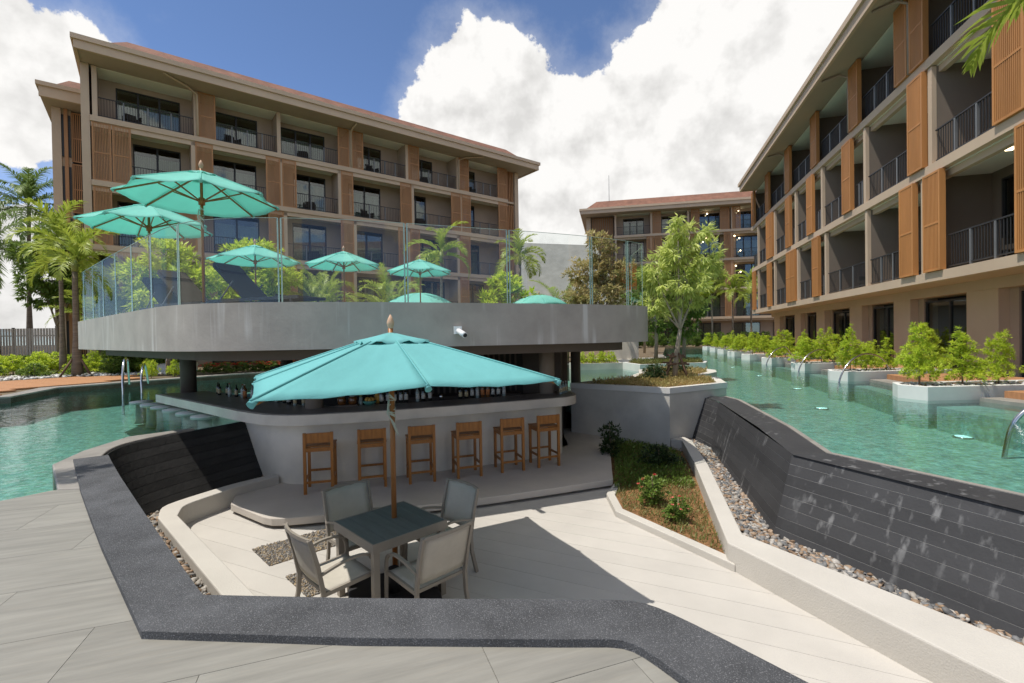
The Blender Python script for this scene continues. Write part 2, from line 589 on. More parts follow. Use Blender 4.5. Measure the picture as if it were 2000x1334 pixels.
mat_basic('stake_wood', (0.17, 0.105, 0.07), 0.9, 0.2, 6)
mat_leaf('leaf_lime', (0.74, 0.82, 0.09), (0.34, 0.48, 0.05), 0.45)
mat_leaf('leaf_pale', (0.80, 0.84, 0.30), (0.40, 0.50, 0.11), 0.48)
mat_leaf('leaf_green', (0.27, 0.38, 0.07), (0.08, 0.15, 0.03), 0.35)
mat_leaf('leaf_dark', (0.07, 0.12, 0.035), (0.02, 0.04, 0.012), 0.25)
mat_leaf('leaf_brown', (0.66, 0.50, 0.25), (0.30, 0.32, 0.10), 0.4)
mat_leaf('leaf_palm', (0.24, 0.34, 0.09), (0.09, 0.16, 0.03), 0.35)
mat_leaf('leaf_palm_yellow', (0.48, 0.55, 0.09), (0.20, 0.30, 0.04), 0.4)
mat_leaf('grass_dry', (0.34, 0.33, 0.13), (0.13, 0.19, 0.04), 0.3)
mat_tone('flower_red', [(0.62, 0.06, 0.02), (0.70, 0.12, 0.03), (0.55, 0.03, 0.03)], 0.6)
mat_tone('flower_pink', [(0.75, 0.20, 0.16), (0.62, 0.08, 0.06)], 0.6)
mat_tone('pebbles', [(0.26, 0.235, 0.21), (0.34, 0.31, 0.27), (0.22, 0.145, 0.09), (0.31, 0.215, 0.14), (0.13, 0.13, 0.13), (0.38, 0.28, 0.20), (0.19, 0.19, 0.19), (0.44, 0.41, 0.37)], 0.6, 0.4)
mat_tone('gravel_fine', [(0.34, 0.31, 0.27), (0.22, 0.20, 0.18), (0.42, 0.32, 0.20), (0.15, 0.15, 0.15)], 0.8)
mat_tone('gravel_white', [(0.62, 0.60, 0.57), (0.75, 0.74, 0.72), (0.5, 0.47, 0.44)], 0.8)
mat_basic('fence_pale', (0.42, 0.37, 0.30), 0.8, 0.08, 2)
mat_basic('grey_roof', (0.25, 0.25, 0.235), 0.8, 0.15, 1.0, bump=0.3, bscale=6, coords='World')
mat_basic('ridge_tan', (0.48, 0.34, 0.2), 0.8, 0.1, 2)
mat_basic('rust_panel', (0.42, 0.135, 0.035), 0.7, 0.2, 3)
mat_basic('cam_white', (0.78, 0.78, 0.78), 0.35, 0.02, 2)
mat_emit('lamp_warm', (1.0, 0.80, 0.50), 5.0)
mat_emit('pool_lamp', (0.55, 1.0, 0.95), 1.3)
mat_basic('lamp_lens', (0.55, 0.55, 0.52), 0.25, 0.1, 6)


# ------------------------------------------------------------------ mesh helpers
class MB:
    def __init__(s):
        s.v, s.f, s.smooth = [], [], []

    def add(s, vs, fs, smooth=False):
        o = len(s.v)
        s.v.extend([tuple(v) for v in vs])
        s.f.extend([tuple(i + o for i in f) for f in fs])
        s.smooth.extend([smooth] * len(fs))
        return s

    def box(s, x0, x1, y0, y1, z0, z1):
        vs = [(x0, y0, z0), (x1, y0, z0), (x1, y1, z0), (x0, y1, z0), (x0, y0, z1), (x1, y0, z1), (x1, y1, z1), (x0, y1, z1)]
        return s.add(vs, [(0, 3, 2, 1), (4, 5, 6, 7), (0, 1, 5, 4), (1, 2, 6, 5), (2, 3, 7, 6), (3, 0, 4, 7)])

    def bar(s, a, b, w, h=None, up=(0, 0, 1)):
        """square bar from a to b"""
        h = h or w
        a, b = Vector(a), Vector(b)
        d = (b - a).normalized()
        u = Vector(up)
        if abs(d.dot(u)) > 0.98:
            u = Vector((0, 1, 0))
        x = d.cross(u).normalized() * (w / 2)
        y = x.cross(d).normalized() * (h / 2)
        vs = [a - x - y, a + x - y, a + x + y, a - x + y, b - x - y, b + x - y, b + x + y, b - x + y]
        return s.add(vs, [(0, 1, 2, 3), (7, 6, 5, 4), (0, 4, 5, 1), (1, 5, 6, 2), (2, 6, 7, 3), (3, 7, 4, 0)])

    def tube(s, pts, rads, n=8, cap=True):
        pts = [Vector(p) for p in pts]
        if isinstance(rads, (int, float)):
            rads = [rads] * len(pts)
        o = len(s.v)
        prev = None
        for i, p in enumerate(pts):
            d = (pts[min(i + 1, len(pts) - 1)] - pts[max(i - 1, 0)])
            d = d.normalized() if d.length > 1e-9 else Vector((0, 0, 1))
            if prev is None:
                u = Vector((1, 0, 0)) if abs(d.x) < 0.8 else Vector((0, 1, 0))
                x = d.cross(u).normalized()
            else:
                x = (prev - d * prev.dot(d)).normalized()
            prev = x
            y = d.cross(x)
            for k in range(n):
                a = 2 * math.pi * k / n
                s.v.append(tuple(p + (x * math.cos(a) + y * math.sin(a)) * rads[i]))
        m = len(pts)
        for i in range(m - 1):
            for k in range(n):
                k2 = (k + 1) % n
                s.f.append((o + i * n + k, o + i * n + k2, o + (i + 1) * n + k2, o + (i + 1) * n + k))
                s.smooth.append(True)
        if cap:
            s.f.append(tuple(o + k for k in reversed(range(n))))
            s.f.append(tuple(o + (m - 1) * n + k for k in range(n)))
            s.smooth += [False, False]
        return s

    def lathe(s, prof, n=16, c=(0, 0, 0)):
        """prof: (r, z) from bottom to top"""
        o = len(s.v)
        for r, z in prof:
            for k in range(n):
                a = 2 * math.pi * k / n
                s.v.append((c[0] + r * math.cos(a), c[1] + r * math.sin(a), c[2] + z))
        for i in range(len(prof) - 1):
            for k in range(n):
                k2 = (k + 1) % n
                s.f.append((o + i * n + k, o + i * n + k2, o + (i + 1) * n + k2, o + (i + 1) * n + k))
                s.smooth.append(True)
        s.f.append(tuple(o + k for k in reversed(range(n))))
        s.f.append(tuple(o + (len(prof) - 1) * n + k for k in range(n)))
        s.smooth += [False, False]
        return s

    def prism(s, poly, z0, z1, top=True, bottom=True):
        """poly: list of (x,y) any orientation; z0/z1 floats"""
        area = sum(poly[i][0] * poly[(i + 1) % len(poly)][1] - poly[(i + 1) % len(poly)][0] * poly[i][1] for i in range(len(poly)))
        if area < 0:
            poly = poly[::-1]
        n = len(poly)
        vs = [(x, y, z0) for x, y in poly] + [(x, y, z1) for x, y in poly]
        fs = [(i, (i + 1) % n, n + (i + 1) % n, n + i) for i in range(n)]
        tris = tessellate_polygon([[Vector((x, y, 0)) for x, y in poly]])
        for t in tris:
            a, b, c = (Vector((*poly[i], 0)) for i in t)
            t = t if (b - a).cross(c - a).z > 0 else t[::-1]
            if top:
                fs.append(tuple(n + i for i in t))
            if bottom:
                fs.append(tuple(reversed(t)))
        return s.add(vs, fs)

    def mesh(s, name):
        me = bpy.data.meshes.new(name)
        me.from_pydata(s.v, [], s.f)
        me.polygons.foreach_set("use_smooth", s.smooth)
        me.update()
        return me


def link(name, me, mat, parent=None):
    o = bpy.data.objects.new(name, me)
    COL.objects.link(o)
    if mat and me and not me.materials:
        me.materials.append(MATS[mat])
    if parent:
        o.parent = parent
    return o


def obj(name, mb, mat, parent=None):
    return link(name, mb.mesh(name), mat, parent)


def tag(o, label=None, cat=None, group=None, kind=None):
    if label:
        o["label"] = label
    if cat:
        o["category"] = cat
    if group:
        o["group"] = group
    if kind:
        o["kind"] = kind
    return o


def thing(name, label, cat, loc=(0, 0, 0), rz=0.0, group=None):
    o = bpy.data.objects.new(name, None)
    COL.objects.link(o)
    o.empty_display_size = 0.2
    o.location = loc
    o.rotation_euler = (0, 0, rz)
    return tag(o, label, cat, group)


def struct(name, mb, mat, parent=None):
    o = obj(name, mb, mat, parent)
    if parent is None:
        o["kind"] = "structure"
    return o


def dup(root, loc, rz, label=None, group=None):
    def cp(o, parent):
        c = o.copy()
        COL.objects.link(c)
        c.parent = parent
        for ch in KIDS.get(o, []):
            cp(ch, c)
        return c
    KIDS = {}

    def walk(o):
        KIDS[o] = list(o.children)
        for ch in KIDS[o]:
            walk(ch)
    walk(root)
    r = cp(root, None)
    r.location = loc
    r.rotation_euler = (0, 0, rz)
    if label:
        r["label"] = label
    if group:
        r["group"] = group
    return r


def mesh_np(name, verts, quads, tones, smooth=False):
    """verts (N,3), quads (M,4), tones (N,) -> mesh with a 'tone' attribute"""
    me = bpy.data.meshes.new(name)
    nv, nf = len(verts), len(quads)
    k = quads.shape[1]
    me.vertices.add(nv)
    me.vertices.foreach_set("co", verts.astype(np.float32).ravel())
    me.loops.add(nf * k)
    me.loops.foreach_set("vertex_index", quads.astype(np.int32).ravel())
    me.polygons.add(nf)
    me.polygons.foreach_set("loop_start", np.arange(0, nf * k, k, dtype=np.int32))
    me.polygons.foreach_set("loop_total", np.full(nf, k, dtype=np.int32))
    me.polygons.foreach_set("use_smooth", np.full(nf, smooth))
    at = me.attributes.new("tone", 'FLOAT', 'POINT')
    at.data.foreach_set("value", tones.astype(np.float32))
    me.update(calc_edges=True)
    me.validate()
    return me


def leaves_np(base, direc, up, length, width, tone, fold=0.25):
    """diamond leaves with a fold: base point, direction, up hint, length, width arrays"""
    d = direc / (np.linalg.norm(direc, axis=1, keepdims=True) + 1e-9)
    side = np.cross(d, up)
    side /= (np.linalg.norm(side, axis=1, keepdims=True) + 1e-9)
    nrm = np.cross(side, d)
    L_, W_ = length[:, None], width[:, None]
    p0 = base
    p2 = base + d * L_ - nrm * L_ * 0.12
    mid = base + d * L_ * 0.45
    p1 = mid + side * W_ * 0.5 - nrm * W_ * fold + nrm * L_ * 0.04
    p3 = mid - side * W_ * 0.5 - nrm * W_ * fold + nrm * L_ * 0.04
    n = len(base)
    verts = np.stack([p0, p1, p2, p3], axis=1).reshape(-1, 3)
    quads = np.arange(n * 4).reshape(n, 4)
    return verts, quads, np.repeat(tone, 4)


def crown(name, seed, blobs, clumps, per, leaf, wid, clump_r=0.18, droop=0.5, shell=0.55, up_bias=0.5):
    """foliage: clumps of leaves scattered in a set of ellipsoids (cx,cy,cz,rx,ry,rz)"""
    rg = np.random.default_rng(seed)
    vol = np.array([b[3] * b[4] * b[5] for b in blobs])
    pick = rg.choice(len(blobs), clumps, p=vol / vol.sum())
    B = np.array(blobs)[pick]
    v = rg.normal(size=(clumps, 3))
    v /= np.linalg.norm(v, axis=1, keepdims=True)
    r = (shell + (1 - shell) * rg.random(clumps)) * (0.75 + 0.35 * rg.random(clumps))
    c = B[:, :3] + v * r[:, None] * B[:, 3:]
    outd = v.copy()
    outd[:, 2] += up_bias
    outd /= np.linalg.norm(outd, axis=1, keepdims=True)
    n = clumps * per
    ci = np.repeat(np.arange(clumps), per)
    j = rg.normal(size=(n, 3))
    j /= np.linalg.norm(j, axis=1, keepdims=True)
    d = j + outd[ci] * 0.9
    d[:, 2] -= droop
    base = c[ci] + j * clump_r * rg.random((n, 1)) * 0.5
    ctone = rg.random(clumps)
    tone = np.clip(0.55 * ctone[ci] + 0.45 * rg.random(n), 0, 1)
    ln = leaf * (0.7 + 0.6 * rg.random(n))
    up = np.tile([0.0, 0.0, 1.0], (n, 1)) + rg.normal(size=(n, 3)) * 0.35
    vv, qq, tt = leaves_np(base, d, up, ln, wid * (0.75 + 0.5 * rg.random(n)), tone)
    return mesh_np(name, vv, qq, tt)


def pebble_field(name, seed, pts_fn, count, size, flat=0.55, z=0.0):
    """scatter of rounded stones; pts_fn(rng, n) -> (n,2) points"""
    rg = np.random.default_rng(seed)
    ico = bmesh.new()
    bmesh.ops.create_icosphere(ico, subdivisions=1, radius=1.0)
    iv = np.array([v.co[:] for v in ico.verts])
    ico.faces.ensure_lookup_table()
    it = np.array([[v.index for v in f.verts] for f in ico.faces])
    ico.free()
    p = pts_fn(rg, count)
    n = len(p)
    s = size * (0.55 + 0.9 * rg.random((n, 1)))
    sc = np.concatenate([s * (0.8 + 0.6 * rg.random((n, 1))), s * (0.7 + 0.4 * rg.random((n, 1))), s * flat * (0.7 + 0.5 * rg.random((n, 1)))], axis=1)
    a = rg.random(n) * 2 * np.pi
    V = iv[None] * sc[:, None, :]
    V = V * (1 + 0.12 * rg.normal(size=(n, len(iv), 1)))
    tl = rg.normal(size=(n, 2)) * 0.3
    x, y, zz = V[..., 0].copy(), V[..., 1].copy(), V[..., 2].copy()
    zz = zz + x * tl[:, :1] + y * tl[:, 1:]
    ca, sa = np.cos(a)[:, None], np.sin(a)[:, None]
    X = x * ca - y * sa + p[:, :1]
    Y = x * sa + y * ca + p[:, 1:2]
    Zc = zz + z + (rg.random((n, 1)) * 0.6) * s
    verts = np.stack([X, Y, Zc], axis=2).reshape(-1, 3)
    tris = (it[None] + (np.arange(n) * len(iv))[:, None, None]).reshape(-1, 3)
    tone = np.repeat(np.clip(rg.random(n), 0, 0.999), len(iv))
    return mesh_np(name, verts, tris, tone, smooth=True)


def in_poly(p, poly):
    x, y = p[:, 0], p[:, 1]
    ins = np.zeros(len(p), bool)
    n = len(poly)
    for i in range(n):
        x0, y0 = poly[i]
        x1, y1 = poly[(i + 1) % n]
        c = ((y0 > y) != (y1 > y)) & (x < (x1 - x0) * (y - y0) / (y1 - y0 + 1e-12) + x0)
        ins ^= c
    return ins


def poly_sampler(poly):
    P = np.array(poly)
    lo, hi = P.min(0), P.max(0)

    def fn(rg, n):
        out = np.zeros((0, 2))
        while len(out) < n:
            q = lo + rg.random((n, 2)) * (hi - lo)
            out = np.concatenate([out, q[in_poly(q, poly)]])
        return out[:n]
    return fn


def clip(poly, a, b, c):
    """keep the side a*x+b*y<=c"""
    out = []
    n = len(poly)
    for i in range(n):
        p, q = poly[i], poly[(i + 1) % n]
        dp, dq = a * p[0] + b * p[1] - c, a * q[0] + b * q[1] - c
        if dp <= 0:
            out.append(p)
        if (dp < 0 < dq) or (dq < 0 < dp):
            t = dp / (dp - dq)
            out.append((p[0] + t * (q[0] - p[0]), p[1] + t * (q[1] - p[1])))
    return out


def smooth_line(pts, k=6):
    """Catmull-Rom through 2D/3D points"""
    P = [Vector(p) for p in pts]
    out = []
    for i in range(len(P) - 1):
        p0, p1, p2, p3 = P[max(i - 1, 0)], P[i], P[i + 1], P[min(i + 2, len(P) - 1)]
        for j in range(k):
            t = j / k
            out.append(0.5 * ((2 * p1) + (p2 - p0) * t + (2 * p0 - 5 * p1 + 4 * p2 - p3) * t * t + (3 * p1 - p0 - 3 * p2 + p3) * t ** 3))
    out.append(P[-1])
    return [tuple(p) for p in out]


def bevel(o, w=0.015, seg=2):
    m = o.modifiers.new("bevel", 'BEVEL')
    m.width = w
    m.segments = seg
    m.limit_method = 'ANGLE'
    m.angle_limit = R(35)
    m.harden_normals = False
    return o


# ================================================================== SETTING
WL = 0.13      # water level
TZ = 0.15      # terrace level
CZ = -0.95     # sunken court floor
PZ = -0.80     # bar platform

# natural ground: one sheet to the horizon, under everything
g = MB()
g.add([(-1500, -1500, -1.6), (1500, -1500, -1.6), (1500, 1500, -1.6), (-1500, 1500, -1.6)], [(0, 1, 2, 3)])
struct("ground", g, 'garden_soil')

# pool ---------------------------------------------------------------
pool_outline = [(-9.0, -2.2), (-4.79, 4.40), (-4.55, 4.72), (-5.50, 5.66), (-5.77, 6.33), (-5.88, 7.24), (-5.34, 7.87), (-4.86, 8.93),
                (-8.1, 10.8), (-8.1, 13.2), (-3.0, 13.6), (1.3, 13.2), (1.6, 12.0), (3.55, 10.55), (4.62, 11.24), (4.89, 10.6), (4.83, 10.2),
                (4.18, 7.23), (3.71, 5.62), (4.38, 4.06), (5.25, 2.0), (6.4, -1.0), (12.5, -1.0), (11.2, 9.0), (12.2, 13.0), (13.4, 18.0), (14.4, 22.0), (15.9, 28.0), (17.3, 34.0), (19.5, 45.5),
                (15.0, 46.5), (9.5, 30.0), (8.2, 25.0), (7.3, 22.0), (2.6, 21.4), (-4.0, 21.0), (-9.0, 20.2), (-10.8, 18.8), (-12.6, 16.0), (-13.6, 14.2),
                (-12.6, 11.9), (-16.0, 9.6), (-22.0, 8.0), (-22.0, -2.2)]


def flat_sheet(poly, z):
    vs = [(x, y, z) for x, y in poly]
    fs = []
    for t in tessellate_polygon([[Vector((x, y, 0)) for x, y in poly]]):
        a, b, c = (Vector(vs[i]) for i in t)
        fs.append(t if (b - a).cross(c - a).z > 0 else t[::-1])
    return MB().add(vs, fs)


struct("pool_water", flat_sheet(pool_outline, WL), 'water')
struct("pool_floor", flat_sheet(pool_outline, -0.45), 'pool_tile')
pw = MB()
n = len(pool_outline)
for i in range(n):
    a, b = pool_outline[i], pool_outline[(i + 1) % n]
    pw.add([(*a, -0.45), (*b, -0.45), (*b, WL - 0.004), (*a, WL - 0.004)], [(0, 1, 2, 3)])
struct("pool_side", pw, 'pool_tile')
# beach entry: the terrace tile runs on under the water
bm_ = MB()
bm_.add([(-9.0, -2.2, TZ - 0.03), (-4.79, 4.40, TZ - 0.03), (-4.62, 4.66, TZ - 0.03), (-6.3, 5.8, -0.44), (-10.9, -0.8, -0.44)], [(0, 1, 2, 3, 4)])
struct("beach_ramp", bm_, 'pool_step')

# garden land round the pool -----------------------------------------
land = [(-22.0, 8.0), (-16.0, 9.6), (-12.6, 11.9), (-13.6, 14.2), (-12.6, 16.0), (-10.8, 18.8), (-9.0, 20.2), (-4.0, 21.0), (2.6, 21.4), (7.3, 22.0), (8.2, 25.0), (9.5, 30.0), (15.0, 46.5),
        (19.5, 45.5), (17.3, 34.0), (15.9, 28.0), (14.4, 22.0), (13.4, 18.0), (12.2, 13.0), (11.2, 9.0), (12.5, -1.0), (12.5, -6.0), (150, -6), (150, 300), (-150, 300), (-150, 8.0)]
struct("garden_ground", MB().prism(land, -1.5, 0.26, bottom=False), 'garden_soil')

# grey stone coping along the garden side of the pool
coping_line = [(-22.0, 8.0), (-16.0, 9.6), (-12.6, 11.9), (-13.6, 14.2), (-12.6, 16.0), (-10.8, 18.8), (-9.0, 20.2), (-4.0, 21.0), (2.6, 21.4), (7.3, 22.0), (8.2, 25.0), (9.5, 30.0)]


def ribbon(line, w, z0, z1, side=1):
    """solid band beside a polyline (to the left for side=1)"""
    P = [Vector((*p[:2], 0)) for p in line]
    off = []
    for i, p in enumerate(P):
        d = (P[min(i + 1, len(P) - 1)] - P[max(i - 1, 0)]).normalized()
        nrm = Vector((-d.y, d.x, 0)) * side
        off.append(p + nrm * w)
    mb = MB()
    m = len(P)
    vs = [(p.x, p.y, z0) for p in P] + [(p.x, p.y, z1) for p in P] + [(p.x, p.y, z0) for p in off] + [(p.x, p.y, z1) for p in off]
    fs = []
    for i in range(m - 1):
        fs += [(i, i + 1, m + i + 1, m + i), (m + i, m + i + 1, 3 * m + i + 1, 3 * m + i), (2 * m + i + 1, 2 * m + i, 3 * m + i, 3 * m + i + 1)]
    fs += [(0, m, 3 * m, 2 * m), (m - 1, 3 * m - 1, 4 * m - 1, 2 * m - 1)]
    mb.add(vs, fs)
    bmx = bmesh.new()
    me = mb.mesh("tmp")
    bmx.from_mesh(me)
    bmesh.ops.recalc_face_normals(bmx, faces=bmx.faces)
    vs = [v.co[:] for v in bmx.verts]
    fs = [[v.index for v in f.verts] for f in bmx.faces]
    bmx.free()
    bpy.data.meshes.remove(me)
    return MB().add(vs, fs)


struct("pool_coping", ribbon(coping_line, 0.55, -0.2, 0.30, 1), 'coping_stone')

# terrace of stone tiles ----------------------------------------------
TROT = R(20)
terr = thing("terrace", None, None, (0, 0, 0), TROT)
terr["kind"] = "structure"


def rot2(p, a):
    return (p[0] * math.cos(a) - p[1] * math.sin(a), p[0] * math.sin(a) + p[1] * math.cos(a))


def halfplane(p, q, inside):
    """a,b,c for clip(): keeps the side of line pq that holds point inside"""
    a, b = q[1] - p[1], -(q[0] - p[0])
    c = a * p[0] + b * p[1]
    return (a, b, c) if a * inside[0] + b * inside[1] <= c else (-a, -b, -c)


L1 = ((-5.30, 5.86), (-1.80, 2.40))
Lb = ((-4.58, 4.73), (-4.79, 4.40))
L2 = ((-1.80, 2.40), (0.60, 2.30))
L3 = ((0.62, 2.30), (1.95, 0.10))
hp = lambda l, i: halfplane(rot2(l[0], -TROT), rot2(l[1], -TROT), rot2(i, -TROT))
pieces_ = [[hp(L1, (-4, 2)), hp(Lb, (-4, 2)), hp(((-4.52, 4.70), (-4.0, 5.3)), (-4, 2))],
           [hp(L1, (0, 5)), hp(L2, (0, 0)), hp(L3, (0, 0)), hp(((0, -2.6), (1, -2.6)), (0, 0))]]
pieces_[0].append(hp(((0, -2.6), (1, -2.6)), (0, 0)))
TL, TW, gap = 1.2, 0.6, 0.0014
for r_ in range(-16, 16):
    for c_ in range(-11, 8):
        x0 = c_ * TL + (r_ % 2) * TL * 0.5
        y0 = r_ * TW
        cell = [(x0 + gap, y0 + gap), (x0 + TL - gap, y0 + gap), (x0 + TL - gap, y0 + TW - gap), (x0 + gap, y0 + TW - gap)]
        mb = MB()
        for hs in pieces_:
            pl = cell
            for h_ in hs:
                pl = clip(pl, *h_)
                if len(pl) < 3:
                    break
            if len(pl) >= 3:
                ar = abs(sum(pl[i][0] * pl[(i + 1) % len(pl)][1] - pl[(i + 1) % len(pl)][0] * pl[i][1] for i in range(len(pl)))) / 2
                if ar > 1e-3:
                    mb.prism(pl, TZ - 0.02, TZ, bottom=False)
        if mb.f:
            obj("tile", mb, 'tile_paver', terr)
tb = MB()   # grout bed and body of the terrace
tb.prism([rot2(p, -TROT) for p in [(-4.60, 4.70), (-9.0, -2.2), (-3, -3), (2.2, -3), (2.0, 0.05), (0.62, 2.30), (-1.80, 2.40), (-4.2, 4.78)]], -1.5, TZ - 0.006)
obj("grout_bed", tb, 'grout', terr)

# charcoal washed-stone parapet ---------------------------------------
outer = smooth_line([(-5.38, 5.78), (-4.19, 4.57), (-2.9, 3.31)], 2) + [(-1.835, 2.305), (-0.75, 2.225), (0.20, 2.19)] + smooth_line([(0.42, 2.185), (0.53, 2.15), (0.66, 1.97), (0.90, 1.56)], 3) + [(1.95, -0.3)]
inner = smooth_line([(-5.12, 5.98), (-4.18, 5.02), (-2.47, 3.33)], 2) + [(-1.745, 2.63), (-0.86, 2.57), (0.30, 2.52)] + smooth_line([(0.52, 2.51), (0.68, 2.47), (0.86, 2.29), (1.17, 1.89)], 3) + [(2.75, -0.1)]
par = thing("parapet_wall", "low charcoal washed-stone parapet edging the sunken court", "wall")
pm = MB().prism(outer + inner[::-1], -1.2, TZ + 0.04)
bevel(obj("wall_body", pm, 'charcoal_wash', par), 0.012, 2)

# left slate wall under the pool edge -----------------------------------


def batter_wall(root, top, bot, zt, zb, courses, mat, side, groove, thick=0.018, gapf=0.05):
    """sloping wall face split into stone courses, each its own mesh"""
    m = len(top)

    def pt(i, t, off):
        x = top[i][0] * (1 - t) + bot[i][0] * t
        y = top[i][1] * (1 - t) + bot[i][1] * t
        z = zt * (1 - t) + zb * t
        a, b = top[max(i - 1, 0)], top[min(i + 1, m - 1)]
        d = Vector((b[0] - a[0], b[1] - a[1])).normalized()
        return (x + side * d.y * off, y - side * d.x * off, z)
    back = MB()
    vs, fs = [], []
    for k in range(courses):
        for t_ in ((k + gapf * 0.5) / courses, (k + 1 - gapf * 0.5) / courses):
            vs += [pt(i, t_, 0.0) for i in range(m)]
    for r_ in range(2 * courses - 1):
        fs += [(r_ * m + i, r_ * m + i + 1, (r_ + 1) * m + i + 1, (r_ + 1) * m + i) for i in range(m - 1)]
    back.add(vs, fs)
    obj("joint_bed", back, groove, root)
    for k in range(courses):
        t0, t1 = (k + gapf * 0.5) / courses, (k + 1 - gapf * 0.5) / courses
        c = MB()
        rows = [[pt(i, t0, 0.0) for i in range(m)], [pt(i, t0, thick) for i in range(m)], [pt(i, t1, thick) for i in range(m)], [pt(i, t1, 0.0) for i in range(m)]]
        vs = [v for r_ in rows for v in r_]
        fs = []
        for r_ in range(3):
            fs += [(r_ * m + i, r_ * m + i + 1, (r_ + 1) * m + i + 1, (r_ + 1) * m + i) for i in range(m - 1)]
        c.add(vs, fs)
        obj("stone_course", c, mat, root)


lw = thing("slate_wall", "dark slate pool wall dropping to the court beside the bar", "wall")
ltop = smooth_line([(-5.28, 6.08), (-5.50, 6.50), (-5.54, 6.95), (-5.26, 7.83), (-4.80, 8.95)], 4)
lbot = smooth_line([(-4.80, 5.70), (-4.98, 6.30), (-4.90, 6.80), (-4.62, 7.55), (-4.30, 8.30)], 4)
batter_wall(lw, ltop, lbot, 0.135, -0.85, 9, 'slate_dark', 1, 'dark_metal')
cp = MB().prism([(-5.51, 5.65), (-5.77, 6.33), (-5.90, 7.24), (-5.37, 7.87)] + [p[:2] for p in ltop[::-1] if p[1] < 7.85] + [(-5.15, 5.95), (-5.36, 5.80), (-4.28, 4.70), (-4.52, 4.68)], -0.4, 0.165)
bevel(obj("coping", cp, 'coping_stone', lw), 0.015)

# right slate wall ------------------------------------------------------
rw = thing("slate_wall", "long dark slate wall with pale water stains holding the raised pool", "wall")
rtop = [(4.42, 11.15), (4.40, 10.15), (4.06, 8.68), (3.72, 7.21), (3.38, 5.74), (3.41, 5.66), (4.14, 3.85), (5.0, 1.72), (5.9, -0.5)]
rbot = [(3.99, 10.70), (4.0, 9.62), (3.67, 8.25), (3.34, 6.88), (3.01, 5.52), (3.03, 5.44), (3.81, 3.54), (4.62, 1.55), (5.5, -0.6)]
batter_wall(rw, rtop, rbot, 0.12, -0.80, 8, 'slate_wall', 1, 'groove_line', 0.004, 0.05)
wedge = [(4.62, 11.24), (4.89, 10.6), (4.83, 10.2), (4.18, 7.23), (3.71, 5.62), (4.38, 4.06), (5.25, 2.0), (6.4, -1.0)]
cm = MB()
vs = [(x, y, 0.118) for x, y in [(4.46, 11.15), (4.42, 10.15), (3.82, 7.4), (3.36, 5.70), (4.10, 3.85), (4.97, 1.72), (5.9, -0.7)]]
we = [(4.80, 10.8), (4.83, 10.2), (4.18, 7.23), (3.71, 5.62), (4.38, 4.06), (5.25, 2.0), (6.4, -1.0)]
m7 = len(vs)
cm.add(vs + [(x, y, 0.150) for x, y in we], [(i, i + 1, m7 + i + 1, m7 + i) for i in range(m7 - 1)])
obj("coping", cm, 'slate_wall', rw)
lip = ribbon([(4.80, 10.8), (4.83, 10.2), (4.18, 7.23), (3.71, 5.62), (4.38, 4.06), (5.25, 2.0), (6.4, -1.0)], 0.07, -0.3, 0.158, 1)
obj("edge_stone", lip, 'coping_stone', rw)

# sunken court floor ----------------------------------------------------
court_poly = [(-4.9, 6.9), (-4.5, 6.0), (-1.9, 2.55), (0.6, 2.45), (2.6, -0.2), (5.2, -0.4), (3.3, 3.4), (2.40, 5.15), (1.50, 6.66), (1.55, 7.4), (2.2, 11.0), (1.6, 12.4), (-2, 10.5), (-4.2, 8.6)]
court = thing("court_floor", None, None)
court["kind"] = "structure"
fa = R(-25.6)
fd = (math.cos(fa), math.sin(fa))
fn = (-fd[1], fd[0])
rects = [[(-3.22, 5.77), (-2.78, 5.33), (-2.02, 6.0), (-2.46, 6.42)], [(-2.74, 6.62), (-2.55, 6.44), (-2.1, 6.3), (-2.3, 6.62)], [(-2.48, 5.08), (-2.06, 4.66), (-1.62, 5.04), (-2.05, 5.46)]]
for k in range(-14, 62):
    c0, c1 = k * 0.29, k * 0.29 + 0.2865
    pl = clip(court_poly, fn[0], fn[1], c1)
    pl = clip(pl, -fn[0], -fn[1], -c0) if len(pl) >= 3 else []
    if len(pl) >= 3:
        mb = MB().prism(pl, CZ - 0.03, CZ, bottom=False)
        obj("floor_strip", mb, 'floor_wash', court)
obj("floor_bed", MB().prism(court_poly, -1.4, CZ - 0.005), 'concrete_grey', court)
for i, q in enumerate(rects):
    gi = thing("gravel_inset", ["large rectangular gravel inset in the pale court floor", "small gravel inset tucked behind the dining chairs", "square gravel inset in the court floor beside the parapet"][i], "gravel inset", group="gravel insets in the court floor")
    obj("frame", MB().prism(q, CZ - 0.02, CZ + 0.004), 'garden_soil', gi)
    st = link("gravel", pebble_field("gravel", 20 + i, poly_sampler(q), 3600 if i == 0 else 1900, 0.009, 0.6, CZ + 0.006), 'gravel_fine', gi)
    st["kind"] = "stuff"

# bar platform ----------------------------------------------------------
plat = [(-4.19, 6.98), (-3.42, 6.43), (-3.28, 6.37)] + smooth_line([(-3.10, 6.37), (-2.44, 6.51), (-0.64, 6.98), (1.64, 7.86)], 4) + [(1.70, 8.2), (2.18, 10.8), (1.7, 12.3), (-3.0, 12.0), (-4.5, 9.2), (-4.25, 8.2), (-4.40, 7.5)]
pf = thing("bar_platform", "raised grey platform carrying the bar stools", "platform")
bevel(obj("slab", MB().prism([p[:2] for p in plat], PZ - 0.105, PZ), 'platform_wash', pf), 0.012)
obj("plinth", MB().prism([(-3.95, 7.05), (-3.2, 6.52), (-2.44, 6.63), (-0.66, 7.09), (1.60, 7.97), (2.1, 10.7), (1.6, 12.2), (-3, 11.9), (-4.3, 9.0)], -1.2, PZ - 0.10), 'concrete_grey', pf)

